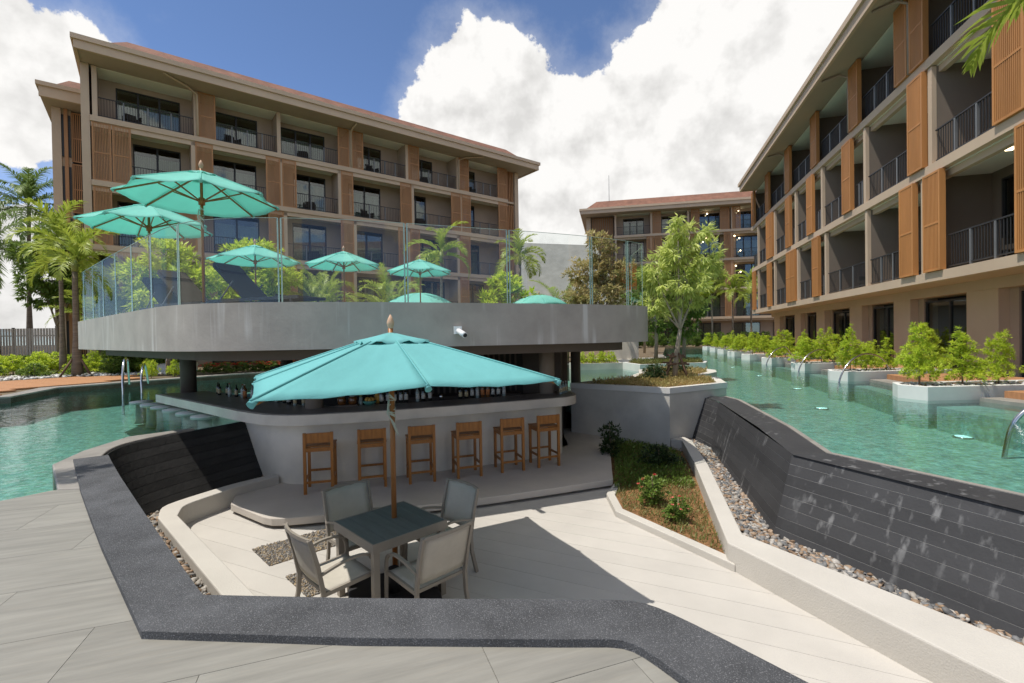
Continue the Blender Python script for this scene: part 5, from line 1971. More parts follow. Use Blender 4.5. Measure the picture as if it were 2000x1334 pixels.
FR = {'coco': [frond_mesh("frond", 1 + k, 4.3, a, 64, 0.9, 0.062, 0.9 - 0.35 * k, 0.9, 0.3) for k, a in enumerate((1.5, 1.7, 1.6))],
      'manila': [frond_mesh("frond", 11 + k, 1.9, a, 40, 0.52, 0.042, 1.0 - 0.3 * k, 0.45, 0.8) for k, a in enumerate((1.5, 1.9, 1.9))],
      'areca': [frond_mesh("frond", 21 + k, 1.9, a, 36, 0.50, 0.030, 1.1 - 0.25 * k, 0.4, 0.5) for k, a in enumerate((1.1, 1.5, 1.8))]}
for k_, m_ in (('coco', 'leaf_palm'), ('manila', 'leaf_palm_yellow'), ('areca', 'leaf_palm_yellow')):
    for me in FR[k_]:
        me.materials.append(MATS[m_])


def palm(loc, h, kind, nf, label, seed, group=None, trunk_r=0.12, lean=(0, 0), shaft=False, scale=1.0, mat=None):
    rg = random.Random(seed)
    t = thing("palm_tree", label, "palm", loc, 0, group)
    top = Vector((lean[0], lean[1], h))
    pts = [(lean[0] * s * s, lean[1] * s * s, h * s) for s in [i / 8 for i in range(9)]]
    obj("trunk", MB().tube(pts, [trunk_r * (1.35 - 0.55 * min(1, i / 3)) if i < 3 else trunk_r * (0.85 - 0.03 * i) for i in range(9)], 10), 'palm_bark', t)
    if shaft:
        obj("crownshaft", MB().tube([tuple(top), (top.x, top.y, top.z + 0.28 * scale), (top.x, top.y, top.z + 0.5 * scale)], [trunk_r * 0.75, trunk_r * 0.8, trunk_r * 0.4], 10), 'crownshaft', t)
        top = top + Vector((0, 0, 0.42 * scale))
    for i in range(nf):
        a = 2.399963 * i + rg.uniform(-0.2, 0.2)
        lvl = i / max(1, nf - 1)
        me = FR[kind][min(2, int(lvl * 3))]
        f = link("frond", me, None, t)
        f.location = top + Vector((0, 0, -0.12 * lvl * scale))
        f.rotation_euler = (rg.uniform(-0.25, 0.25), (0.75 - 1.2 * lvl) * -0.75 + rg.uniform(-0.1, 0.1), a)
        s = scale * rg.uniform(0.85, 1.1)
        f.scale = (s, s, s)
    return t


palm((-33.5, 33.0, 0.26), 10.8, 'coco', 22, "tall coconut palm beyond the pale fence, leaning over the hotel wing", 1, "coconut palms", 0.17, (0.6, -0.4))
palm((-28.8, 26.5, 0.26), 6.6, 'coco', 18, "shorter coconut palm with drooping fronds by the pale fence", 2, "coconut palms", 0.17, (-0.5, 0.2), scale=0.9)
palm((-36.5, 29.5, 0.26), 7.4, 'coco', 16, "coconut palm behind the shorter palm at the fence end", 3, "coconut palms", 0.17, (0.3, 0.2))
palm((-17.6, 19.2, 0.30), 4.2, 'manila', 15, "staked fan of palm fronds in front of the hotel corner", 4, None, 0.15, shaft=True, scale=1.05)
palm((-19.4, 20.5, 0.30), 5.2, 'manila', 14, "slimmer palm rising behind the staked palm at the hotel corner", 14, None, 0.11, shaft=True, scale=1.15)
palm((-3.35, 22.9, 0.30), 4.9, 'manila', 10, "slender yellow-green palm standing behind the roof umbrellas", 5, None, 0.10, shaft=True, scale=1.05)
palm((0.55, 28.5, 0.26), 5.6, 'manila', 14, "dark compact palm at the end of the long brown block", 6, None, 0.13, shaft=True, scale=1.1)
palm((21.7, 46.6, 0.26), 4.9, 'manila', 11, "thin palm at the channel end, beside the stripey small tree", 7, "thin palms at the channel end", 0.11, shaft=True, scale=1.3)
palm((23.3, 46.2, 0.26), 5.6, 'manila', 11, "thin palm at the channel end, under the sunlit block's corner", 8, "thin palms at the channel end", 0.11, shaft=True, scale=1.3)
palm((24.4, 48.4, 0.26), 4.6, 'manila', 11, "lowest thin palm at the channel end, with a dead hanging leaf", 9, "thin palms at the channel end", 0.11, shaft=True, scale=1.2)


def areca(loc, label, seed, n_=26, h=3.0, s=1.0):
    rg = random.Random(seed)
    t = thing("areca_palm", label, "palm", loc, 0, "feathery clumping palms")
    for i in range(7):
        a = i * 0.9
        obj("stem", MB().tube([(0.25 * math.cos(a), 0.25 * math.sin(a), 0), (0.4 * math.cos(a), 0.4 * math.sin(a), h * rg.uniform(0.6, 0.9))], [0.035, 0.025], 6), 'crownshaft', t)
    for i in range(n_):
        a = 2.4 * i
        me = FR['areca'][i % 3]
        f = link("frond", me, None, t)
        f.location = (0.4 * math.cos(a), 0.4 * math.sin(a), h * rg.uniform(0.55, 0.95))
        f.rotation_euler = (rg.uniform(-0.3, 0.3), rg.uniform(-0.5, 0.15), a + rg.uniform(-0.3, 0.3))
        q = s * rg.uniform(0.7, 1.1)
        f.scale = (q, q, q)


areca((-9.3, 23.2, 0.28), "wide feathery palm clump between the third and fourth roof umbrellas", 3, 34, 4.1, 1.05)
areca((-6.0, 23.6, 0.28), "feathery palm clump behind the fourth roof umbrella pole", 4, 30, 3.8, 1.0)
areca((-12.2, 23.6, 0.28), "feathery palm clump behind the third roof umbrella", 6, 30, 4.0, 1.05)
areca((2.6, 24.2, 0.28), "feathery palm clump between the frangipani and the bronze tree", 7, 26, 3.2, 1.0)
areca((-19.9, 23.2, 0.28), "thin bamboo-like palm clump at the foot of the hotel wing", 5, 22, 3.6, 1.2)


def tree(name, loc, label, seed, limbs, blobs, clumps, per, leaf, wid, lmat, bark, trunk, cat="tree", group=None, droop=0.5, clump_r=0.18, shell=0.5, up_bias=0.4):
    """limbs: list of (points, r0, r1)"""
    t = thing(name, label, cat, loc, 0, group)
    obj("trunk", MB().tube(trunk[0], [trunk[1] + (trunk[2] - trunk[1]) * i / (len(trunk[0]) - 1) for i in range(len(trunk[0]))], 10), bark, t)
    for pts, r0, r1 in limbs:
        pts = smooth_line(pts, 3)
        obj("limb", MB().tube(pts, [r0 + (r1 - r0) * i / (len(pts) - 1) for i in range(len(pts))], 7), bark, t)
    link("crown", crown(name + "_crown", seed, blobs, clumps, per, leaf, wid, clump_r, droop, shell, up_bias), lmat, t)
    return t


def auto_limbs(rg, base, blobs, r0):
    out = []
    for b in blobs:
        mid = (base[0] + (b[0] - base[0]) * 0.5 + rg.uniform(-0.1, 0.1), base[1] + (b[1] - base[1]) * 0.5 + rg.uniform(-0.1, 0.1), base[2] + (b[2] - base[2]) * 0.45)
        out.append(([base, mid, (b[0], b[1], b[2])], r0, r0 * 0.35))
        for q in range(2):
            e = (b[0] + rg.uniform(-0.7, 0.7) * b[3], b[1] + rg.uniform(-0.7, 0.7) * b[4], b[2] + rg.uniform(0.1, 0.8) * b[5])
            out.append(([(b[0], b[1], b[2]), ((b[0] + e[0]) / 2, (b[1] + e[1]) / 2, (b[2] + e[2]) / 2 + 0.05), e], r0 * 0.38, r0 * 0.12))
    return out


rgt = random.Random(3)
# main tree on the concrete island
tb0 = (0.12, 0.0, 1.35)
blobs = [(0.42, 0.0, 3.95, 0.62, 0.60, 0.42), (0.05, 0.15, 3.35, 0.60, 0.60, 0.55), (0.75, -0.1, 3.25, 0.48, 0.5, 0.45), (-0.45, 0.1, 2.75, 0.55, 0.5, 0.55), (0.25, -0.2, 2.6, 0.65, 0.6, 0.55), (-0.62, 0.0, 2.0, 0.38, 0.4, 0.45), (0.6, 0.2, 2.35, 0.4, 0.4, 0.45), (-0.05, 0.25, 1.95, 0.45, 0.45, 0.35), (0.10, 0.0, 4.25, 0.3, 0.3, 0.25)]
tree("garden_tree", (4.40, 12.75, 0.36), "staked young tree with drooping pale green leaves on the concrete island", 5, auto_limbs(rgt, tb0, blobs, 0.034), blobs, 230, 24, 0.20, 0.046, 'leaf_pale', 'bark_pale',
     ([(-0.05, 0, 0), (0.0, 0.0, 0.5), (0.06, 0, 1.0), tb0], 0.08, 0.05), droop=0.95, clump_r=0.14, shell=0.35, up_bias=0.5)
st_ = thing("tree_stakes", "rough timber tripod bracing the young tree's trunk", "stakes", (4.40, 12.75, 0.36))
for k in range(4):
    a = k * math.pi / 2 + 0.5
    obj("stake", MB().tube([(0.42 * math.cos(a), 0.42 * math.sin(a), 0), (0.10 * math.cos(a), 0.10 * math.sin(a), 0.72)], 0.03, 7), 'stake_wood', st_)
for z, w in ((0.42, 0.30), (0.62, 0.22)):
    obj("cross_brace", MB().tube([(-w, -w * 0.6, z), (w, w * 0.3, z + 0.03)], 0.028, 7), 'stake_wood', st_)
    obj("cross_brace", MB().tube([(-w, w * 0.6, z + 0.04), (w, -w * 0.5, z)], 0.028, 7), 'stake_wood', st_)

# brownish tree beyond the glass
bb = [(0, 0, 5.6, 0.8, 0.8, 0.9), (-0.6, 0, 4.3, 1.1, 1.0, 0.9), (0.7, 0, 4.2, 1.1, 1.0, 0.9), (0.0, -0.2, 3.0, 1.5, 1.2, 0.9), (-1.4, 0, 2.9, 0.9, 0.8, 0.7)]
tree("garden_tree", (4.35, 23.2, 0.28), "bronze and green leaved tree behind the corner of the roof glass", 8, auto_limbs(rgt, (0, 0, 1.6), bb, 0.07), bb, 620, 16, 0.20, 0.075, 'leaf_brown', 'bark', ([(0, 0, 0), (0.03, 0, 0.8), (0, 0, 1.6)], 0.12, 0.09), droop=0.5, clump_r=0.2)
# frangipani
fb = [(-0.6, 0, 3.0, 0.8, 0.7, 0.6), (0.5, 0, 3.2, 0.9, 0.8, 0.6), (0.0, 0, 3.9, 0.8, 0.7, 0.45), (-1.0, 0, 2.4, 0.6, 0.6, 0.5), (1.1, 0, 2.6, 0.6, 0.6, 0.5)]
tree("frangipani_tree", (-0.25, 23.0, 0.28), "round frangipani with broad bright leaves between the two rounded parasols", 9, auto_limbs(rgt, (0, 0, 1.2), fb, 0.07), fb, 150, 15, 0.34, 0.12, 'leaf_lime', 'bark_pale', ([(0, 0, 0), (0.02, 0, 0.6), (0, 0, 1.2)], 0.12, 0.09), droop=0.0, clump_r=0.08, shell=0.55, up_bias=0.9)
# leafy trees on the left behind the roof terrace
for i, (x, y, h, lab, m_) in enumerate([(-13.9, 19.2, 5.6, "bright yellow-green tree behind the roof umbrella next to the garden palms", 'leaf_lime'), (-11.6, 21.3, 6.0, "leafy lime tree behind the tallest roof umbrella's pole", 'leaf_lime'),
                                        (-16.2, 21.0, 4.2, "dark green bushy tree in the shade beside the staked palm", 'leaf_green'), (-22.6, 23.6, 7.4, "loose green tree in front of the hotel wing", 'leaf_green')]):
    lb = [(0, 0, h - 0.8, 1.1, 1.0, 0.7), (-1.0, 0.1, h - 1.6, 1.1, 1.0, 0.8), (1.0, 0.0, h - 1.8, 1.1, 1.0, 0.8), (0, -0.2, h - 2.7, 1.6, 1.2, 0.9), (-0.6, 0, h - 3.6, 1.3, 1.0, 0.6), (0.9, 0, h - 3.5, 1.1, 1.0, 0.6)]
    tree("garden_tree", (x, y, 0.28), lab, 30 + i, auto_limbs(rgt, (0, 0, h * 0.3), lb, 0.05), lb, 620, 18, 0.26, 0.075, m_, 'bark', ([(0, 0, 0), (0.04, 0, h * 0.15), (0, 0, h * 0.3)], 0.09, 0.07), droop=0.35, clump_r=0.15)
# small trees along the channel
for i, (x, y, h, lab, m_) in enumerate([(18.6, 47.6, 7.6, "small bright tree on two thin trunks at the channel end", 'leaf_lime'), (20.3, 48.2, 8.8, "taller airy tree at the channel end before the far block", 'leaf_pale'), (6.1, 20.2, 4.4, "dark many-stemmed tree on the second island, behind the staked tree", 'leaf_green'), (7.4, 20.5, 4.2, "thin tree at the water edge of the second island", 'leaf_green'), (13.6, 49.0, 8.0, "green tree hiding the far block's lower balconies", 'leaf_green'), (9.2, 33.0, 6.4, "green tree on the bank before the far block", 'leaf_green')]):
    sc2 = 1.3 if y > 40 else 0.8
    lb = [(0, 0, h - 0.8, 0.9 * sc2, 0.9 * sc2, 0.6 * sc2), (-0.7, 0.1, h - 1.6, 0.8 * sc2, 0.8 * sc2, 0.6 * sc2), (0.6, 0.0, h - 1.8, 0.8 * sc2, 0.8 * sc2, 0.7 * sc2), (0, 0, h - 2.6, 0.9 * sc2, 0.8 * sc2, 0.6 * sc2)]
    tree("garden_tree", (x, y, 0.28), lab, 50 + i, auto_limbs(rgt, (0, 0, h * 0.5), lb, 0.05), lb, 260, 16, 0.24 * sc2, 0.08 * sc2, m_, 'bark_pale', ([(0, 0, 0), (0.05, 0, h * 0.25), (0, 0, h * 0.5)], 0.085, 0.06), droop=0.5, clump_r=0.15)


# ---- shrubs ---------------------------------------------------------------
def shrub_mesh(name, seed, h, r0, clumps, per, leaf, wid, cone=0.75, up=0.9):
    rg = random.Random(seed)
    bl_ = []
    for k in range(7):
        s = k / 6
        rr = r0 * (1 - cone * s) * rg.uniform(0.85, 1.15)
        bl_.append((rg.uniform(-0.12, 0.12) * r0 * 2 * (1 - s), rg.uniform(-0.12, 0.12) * r0 * 2 * (1 - s), h * (0.20 + 0.72 * s), rr, rr, h * 0.13))
    return crown(name, seed, bl_, clumps, per, leaf, wid, 0.06, 0.0, 0.45, up)


SH = [shrub_mesh("foliage", 60 + k, 1.25, 0.48, 165, 26, 0.068, 0.019, 0.78) for k in range(4)]
LOW = [shrub_mesh("foliage", 70 + k, 0.62, 0.5, 150, 14, 0.075, 0.03, 0.35) for k in range(3)]
IXO = [shrub_mesh("foliage", 80 + k, 0.8, 0.55, 160, 14, 0.09, 0.045, 0.3) for k in range(2)]
ROSE = [shrub_mesh("foliage", 90 + k, 0.5, 0.26, 90, 12, 0.06, 0.032, 0.3) for k in range(2)]


def flower_mesh(name, seed, h, r, n_, size):
    rg = np.random.default_rng(seed)
    a = rg.random(n_) * 2 * np.pi
    rr = r * np.sqrt(rg.random(n_))
    c = np.stack([rr * np.cos(a), rr * np.sin(a), h * (0.72 + 0.38 * (1 - (rr / r) ** 2)) + 0.05 * rg.random(n_)], 1)
    per = 9
    ci = np.repeat(np.arange(n_), per)
    d = rg.normal(size=(n_ * per, 3))
    d[:, 2] = np.abs(d[:, 2]) + 0.2
    v, q, t_ = leaves_np(c[ci], d, np.tile([0.3, 0.1, 1.0], (n_ * per, 1)), np.full(n_ * per, size), np.full(n_ * per, size * 0.8), rg.random(n_ * per) * 0.99)
    return mesh_np(name, v, q, t_)


FOL = {}


def shrub(loc, me, mat, label, rz, s, group, flowers=None, fmat=None, name="shrub", cat="shrub"):
    t = thing(name, label, cat, loc, rz, group)
    t.scale = (s[0], s[0], s[1])
    key = (me.name, mat)
    if key not in FOL:
        FOL[key] = me.copy()
        FOL[key].materials.append(MATS[mat])
    link("foliage", FOL[key], None, t)
    link("stem", STEM_ME, 'bark', t)
    if flowers:
        link("flowers", flowers, fmat, t)
    return t


sm_ = MB()
sm_.tube([(0, 0, -0.05), (0.02, 0, 0.3), (0, 0, 0.55)], [0.018, 0.014, 0.008], 6)
STEM_ME = sm_.mesh("stem")

# ---- planter arms along the right-hand channel ------------------------------
tips = [(8.34, 10.28), (9.50, 14.22), (10.64, 18.1), (11.55, 22.0), (12.55, 26.0), (13.6, 30.0), (14.7, 34.0), (15.9, 38.2), (17.0, 42.4)]
arm_lab = [o_ + " planter arm from the thick handrail" for o_ in ("first", "second", "third", "fourth", "fifth", "sixth", "seventh", "eighth", "ninth")]
rgs = random.Random(12)
for i, (tx, ty) in enumerate(tips):
    ln = 4.2 if i == 0 else 3.4
    pl = [(0, 0), (0.20, -0.52), (ln, -0.34), (ln, 0.55), (0.25, 0.45)]
    t = thing("planter", "low white " + arm_lab[i], "planter", (tx, ty, 0), 0, "white planters along the channel")
    bevel(obj("wall_body", ring_wall(pl, 0.09, 0.06, 0.42), 'white_paint', t), 0.01)
    obj("tiled_footing", ring_wall(pl, 0.09, -1.0, 0.059), 'pool_tile', t)
    obj("soil", flat_sheet(inset_poly(pl, 0.088), 0.37), 'soil', t)
    wg = link("white_gravel", pebble_field("white_gravel", 200 + i, poly_sampler(inset_poly(pl, 0.12)), 260 if i < 3 else 80, 0.035, 0.6, 0.375), 'gravel_white', t)
    wg["kind"] = "stuff"
    ns = 5 if i == 0 else 5
    for k in range(ns):
        u = 0.55 + k * (ln - 0.75) / (ns - 1) + rgs.uniform(-0.12, 0.12)
        v = rgs.uniform(-0.12, 0.2) - 0.0
        s = rgs.uniform(0.8, 1.2)
        hh = rgs.uniform(0.72, 1.12)
        if i == 0 and k in (0, 2):
            hh = 1.15
        shrub((tx + u, ty + v, 0.38), SH[(i + k) % 4], 'leaf_lime', "conical lime-tipped shrub in the " + arm_lab[i], rgs.uniform(0, 6.28), (s, hh), "lime shrubs in the white planters")
    # private deck and steps between this arm and the next
    if i < len(tips) - 1:
        nx_, ny_ = tips[i + 1]
        d_ = thing("deck_pad", "orange deck pad with grey steps between the " + ["first and second", "second and third", "third and fourth", "fourth and fifth", "fifth and sixth", "sixth and seventh", "seventh and eighth", "eighth and ninth"][i] + " planter arms", "deck", (0, 0, 0), 0, "deck pads along the channel")
        obj("deck_board", MB().prism([(tx + 1.7, ty + 0.58), (tx + 4.6, ty + 0.70), (nx_ + 3.6, ny_ - 0.62), (nx_ + 1.2, ny_ - 0.66)], -0.2, 0.335), 'deck_orange', d_)
        obj("step_upper", MB().prism([(tx + 1.15, ty + 0.55), (tx + 1.69, ty + 0.58), (nx_ + 1.19, ny_ - 0.66), (nx_ + 0.7, ny_ - 0.66)], -0.6, 0.20), 'coping_stone', d_)
        obj("step_lower", MB().prism([(tx + 0.55, ty + 0.52), (tx + 1.149, ty + 0.55), (nx_ + 0.69, ny_ - 0.66), (nx_ + 0.3, ny_ - 0.62)], -0.9, 0.02), 'pool_tile', d_)
d_ = thing("deck_pad", "orange deck pad with wide grey steps before the first planter arm", "deck", (0, 0, 0), 0, "deck pads along the channel")
obj("deck_board", MB().prism([(9.9, 9.55), (12.6, 9.75), (12.2, 6.0), (10.0, 6.0)], -0.2, 0.335), 'deck_orange', d_)
obj("step_upper", MB().prism([(9.45, 9.60), (9.899, 9.62), (9.999, 6.0), (9.5, 6.0)], -0.6, 0.20), 'coping_stone', d_)
obj("step_lower", MB().prism([(8.6, 9.62), (9.449, 9.66), (9.499, 6.0), (8.3, 6.5)], -0.9, 0.03), 'pool_tile', d_)


def rail_arc(pts, label, cat="handrail", grp="chrome pool handrails", r_=0.024):
    t = thing("handrail", label, cat, (0, 0, 0), 0, grp)
    obj("tube_rail", MB().tube(smooth_line(pts, 5), r_, 10), 'chrome', t)


for i, (a, b) in enumerate([((9.32, 13.62), (11.2, 14.0)), ((10.5, 17.5), (12.2, 17.9)), ((11.4, 21.4), (13.0, 21.8))]):
    rail_arc([(a[0], a[1], -0.2), (a[0] + 0.12, a[1] + 0.02, 0.30), (a[0] + 0.45, a[1] + 0.08, 0.72), (a[0] + 0.95, a[1] + 0.2, 0.92), (b[0] - 0.35, b[1] - 0.05, 0.78), (b[0], b[1], 0.30)],
             ["arched chrome handrail over the steps by the second planter arm", "arched chrome handrail over the steps by the third planter arm", "arched chrome handrail over the steps by the fourth planter arm"][i])
rail_arc([(7.70, 7.45, -0.5), (7.80, 7.42, 0.05), (8.05, 7.36, 0.38), (8.5, 7.25, 0.68), (9.1, 7.15, 0.80), (9.6, 7.1, 0.34)], "thick chrome handrail rising from the water at the widest steps", r_=0.034)
rail_arc([(-11.05, 13.45, -0.5), (-11.08, 13.48, 0.5), (-11.25, 13.75, 1.05), (-11.6, 14.3, 1.10), (-11.9, 14.7, 0.70), (-12.0, 14.85, 0.30)], "tall chrome handrail in the water beside the paved garden walk", r_=0.03)
rail_arc([(-10.75, 13.75, -0.5), (-10.78, 13.78, 0.5), (-10.95, 14.05, 0.85), (-11.3, 14.6, 0.9), (-11.6, 15.1, 0.30)], "shorter chrome handrail paired with the tall one beside the walk", r_=0.03)
rail_arc([(-14.6, 20.0, 0.3), (-14.5, 20.0, 1.1), (-14.1, 20.1, 1.25), (-13.8, 20.15, 0.9), (-13.75, 20.2, 0.35)], "curved chrome shower rail on the garden side of the pool", r_=0.03)

# underwater lamps
for i, (x, y) in enumerate([(8.55, 9.0), (8.2, 12.6), (10.2, 17.0), (11.6, 22.3), (13.0, 28.0)]):
    t = thing("pool_light", "small round lit lamp on the floor of the channel pool", "pool light", (x * 0.99, y * 0.99, -0.445), 0, "underwater lamps in the pool")
    obj("bezel", MB().lathe([(0.16, 0), (0.16, 0.02), (0.13, 0.022)], 18), 'chrome', t)
    obj("lens", MB().lathe([(0.128, 0.0), (0.128, 0.026)], 18), 'pool_lamp', t)

# ---- second island -----------------------------------------------------------
i2 = thing("planter", "white island planter with grass and thin trunks behind the concrete island", "planter", (0, 0, 0), 0)
p2 = [(4.96, 18.45), (7.76, 19.05), (8.4, 20.4), (7.9, 21.4), (6.0, 21.3), (4.7, 20.2)]
obj("wall_body", ring_wall(p2, 0.12, 0.06, 0.42), 'white_paint', i2)
obj("tiled_footing", ring_wall(p2, 0.12, -1.0, 0.059), 'pool_tile', i2)
obj("soil", flat_sheet(inset_poly(p2, 0.118), 0.36), 'soil', i2)


def ground_cover(name, seed, poly, z, n_, leaf, wid, mat, label, cat="ground cover", hgt=0.18):
    rg = np.random.default_rng(seed)
    p = poly_sampler(poly)(rg, n_)
    cl = rg.random(n_)
    base = np.concatenate([p, (z + hgt * rg.random((n_, 1)) * (0.4 + 0.6 * cl[:, None]))], 1)
    d = rg.normal(size=(n_, 3))
    d[:, 2] = np.abs(d[:, 2]) + 0.5
    nz = np.sin(p[:, 0] * 5.1 + 1.3 * np.sin(p[:, 1] * 4.3)) * 0.25 + 0.5
    v, q, t_ = leaves_np(base, d, np.tile([0.5, 0.2, 1.0], (n_, 1)), leaf * (0.6 + 0.8 * rg.random(n_)), wid * (0.7 + 0.6 * rg.random(n_)), np.clip(0.6 * nz + 0.4 * rg.random(n_), 0, 1))
    o = link(name, mesh_np(name, v, q, t_), mat)
    return tag(o, label, cat, kind="stuff")


ground_cover("ground_cover", 1, inset_poly(p2, 0.2), 0.36, 5000, 0.12, 0.03, 'grass_dry', "grassy ground cover on the second island")
ground_cover("ground_cover", 2, inset_poly(isl_i, 0.03), 0.36, 8000, 0.085, 0.03, 'leaf_brown', "low bronze-green ground cover round the staked tree", hgt=0.14)
for k in range(3):
    shrub([(4.0, 13.4, 0.36), (3.7, 12.4, 0.36), (4.9, 14.2, 0.36)][k], LOW[k], 'leaf_dark', "dark rounded bush among the bronze cover on the concrete island", k, (0.9, 0.6), "dark bushes on the concrete island")
# grass in the sunken bed
ground_cover("grass", 3, inset_poly(bed, 0.06), -0.90, 6500, 0.08, 0.013, 'grass_dry', "dry grass growing in the sunken bed", "grass", 0.04)
ground_cover("ground_cover", 4, [(1.6, 7.6), (2.9, 7.6), (3.4, 10.0), (2.4, 11.2)], -0.90, 5000, 0.065, 0.026, 'leaf_green', "dark weeds in the shaded back half of the sunken bed", hgt=0.12)
FLW = flower_mesh("flowers", 5, 0.5, 0.22, 7, 0.035)
shrub((2.02, 6.95, -0.90), ROSE[0], 'leaf_green', "flowering bush with pink blooms in the middle of the sunken bed", 0.4, (0.9, 0.75), None, FLW, 'flower_pink')
shrub((2.18, 6.30, -0.90), ROSE[1], 'leaf_green', "smaller flowering bush near the point of the sunken bed", 2.0, (0.75, 0.55), None, FLW, 'flower_pink')
shrub((1.95, 9.6, -0.90), ROSE[0], 'leaf_dark', "leafy bush growing against the concrete planter wall", 1.1, (1.0, 1.3), None)
shrub((2.75, 9.0, -0.90), LOW[1], 'leaf_dark', "low dark bush in the shaded corner of the sunken bed", 1.1, (0.9, 0.6), None)

# ---- planter and hedge seen under the canopy, right -----------------------------
pq = thing("planter", "low planter of lime bushes seen under the canopy past the slim columns", "planter", (0, 0, 0))
p3 = [(2.6, 19.9), (4.7, 20.2), (4.7, 21.2), (2.5, 20.9)]
obj("wall_body", ring_wall(p3, 0.1, -1.0, 0.40), 'concrete_grey', pq)
obj("soil", flat_sheet(inset_poly(p3, 0.098), 0.34), 'soil', pq)
for k in range(4):
    shrub((2.95 + k * 0.45, 20.35 + 0.06 * k, 0.34), LOW[k % 3], 'leaf_lime', "round lime bush in the planter under the canopy", k * 1.3, (0.62, 0.8), "lime bushes under the canopy")
struct("pool_deck", MB().prism([(4.9, 22.1), (7.2, 22.2), (7.8, 26.0), (4.5, 26.5)], 0.2, 0.30), 'white_paint')

# ---- left garden -------------------------------------------------------------
dk = thing("garden_walk", None, None)
dk["kind"] = "structure"
walk_poly = [(-12.6, 11.4), (-14.25, 14.0), (-13.4, 15.9), (-12.9, 17.4), (-15.5, 19.3), (-17.2, 18.6), (-19.6, 15.6), (-24.0, 13.2), (-24.0, 8.2), (-16.2, 10.0)]
ang = R(62)
for i in range(-60, 60):
    for j in range(-80, 80):
        c = rot2((i * 0.62, j * 0.62), ang)
        c = (c[0] - 15.0, c[1] + 15.0)
        if not (-24 < c[0] < -12 and 8 < c[1] < 20):
            continue
        cell = [rot2(q, ang) for q in ((-0.305, -0.305), (0.305, -0.305), (0.305, 0.305), (-0.305, 0.305))]
        cell = [(q[0] + c[0], q[1] + c[1]) for q in cell]
        if all(in_poly(np.array(cell), walk_poly)):
            o = link("paver", PAV, 'deck_orange', dk) if 'PAV' in globals() else None
            if o is None:
                PAV = MB().box(-0.305, 0.305, -0.305, 0.305, -0.04, 0.0).mesh("paver")
                o = link("paver", PAV, 'deck_orange', dk)
            o.location = (c[0], c[1], 0.315)
            o.rotation_euler = (0, 0, ang)
rgl = random.Random(21)
gv = link("white_gravel", pebble_field("white_gravel", 300, poly_sampler([(-14.2, 19.6), (-17.6, 19.0), (-20.5, 16.2), (-26, 14.5), (-26, 17.0), (-20.5, 19.0), (-18, 21.0), (-14.5, 21.3)]), 2200, 0.06, 0.6, 0.27), 'gravel_white')
tag(gv, "white gravel band between the walk and the hedges", "gravel", kind="stuff")
for k in range(16):
    s = k / 15
    x, y = -25.5 + s * 9.5, 17.0 + s * 3.0 + (0.9 if k % 2 else 0)
    shrub((x, y, 0.27), LOW[k % 3], ['leaf_green', 'leaf_lime'][k % 2], "low clipped bush in the row beside the paved garden walk", rgl.uniform(0, 6), (rgl.uniform(0.9, 1.3), rgl.uniform(0.75, 1.0)), "low bushes beside the garden walk")
for k in range(14):
    s = k / 13
    shrub((-27.5 + s * 8.5, 20.2 + s * 2.0 + rgl.uniform(-0.3, 0.3), 0.27), LOW[(k + 1) % 3], 'leaf_lime', "taller yellow-green bush in the hedge before the pale fence", rgl.uniform(0, 6), (rgl.uniform(1.1, 1.5), rgl.uniform(1.2, 1.5)), "hedge bushes before the pale fence")
for k in range(12):
    s = k / 11
    shrub((-31.5 + s * 9.0, 23.6 + s * 1.0, 0.27), IXO[k % 2], 'leaf_green', "dark tall hedge bush against the pale fence", rgl.uniform(0, 6), (rgl.uniform(1.2, 1.6), rgl.uniform(0.7, 1.0)), "dark hedge bushes along the fence")
RED = flower_mesh("flowers", 6, 0.8, 0.52, 46, 0.06)
for k in range(7):
    shrub((-12.3 + k * 0.5, 19.3 + 0.3 * k, 0.28), IXO[k % 2], 'leaf_green', "ixora bush covered in red flowers beyond the pool", k * 0.9, (0.8, 0.5), "red flowering bushes beyond the pool", RED, 'flower_red')
for k, (x, y) in enumerate([(-13.4, 17.6), (-12.9, 18.1), (-14.3, 18.6)]):
    shrub((x, y, 0.30), LOW[k % 3], 'leaf_lime', "small leafy bush in the bed behind the pool coping", k, (0.6, 0.95), "small bushes behind the pool coping")
wp = thing("planter", "small white box planter beside the red flowering bushes", "planter", (-14.6, 20.7, 0.27), R(20))
obj("wall_body", MB().box(-0.7, 0.7, -0.25, 0.25, 0, 0.42), 'white_paint', wp)
fe = thing("garden_fence", "pale vertical-slat fence under the coconut palms", "fence", (-37.0, 26.2, 0.26), R(6))
for k in range(96):
    o = link("slat", bpy.data.meshes.get("fence_slat") or MB().box(-0.055, 0.055, -0.015, 0.015, 0.05, 2.25).mesh("fence_slat"), 'fence_pale', fe)
    o.location = (k * 0.15, 0, 0)
for k in range(6):
    obj("post", MB().box(k * 2.85 - 0.05, k * 2.85 + 0.05, 0.02, 0.12, 0, 2.3), 'dark_metal', fe)
obj("rail", MB().box(0, 14.3, 0.016, 0.05, 0.5, 0.56), 'fence_pale', fe)
obj("rail", MB().box(0, 14.3, 0.016, 0.05, 1.8, 1.86), 'fence_pale', fe)
sk = thing("tree_stakes", "dark timber prop at the foot of the staked palm", "stakes", (-17.6, 19.2, 0.28))
for k in range(3):
    a = k * 2.1
    obj("stake", MB().tube([(0.55 * math.cos(a), 0.55 * math.sin(a), 0), (0.12 * math.cos(a), 0.12 * math.sin(a), 0.75)], 0.04, 7), 'stake_wood', sk)
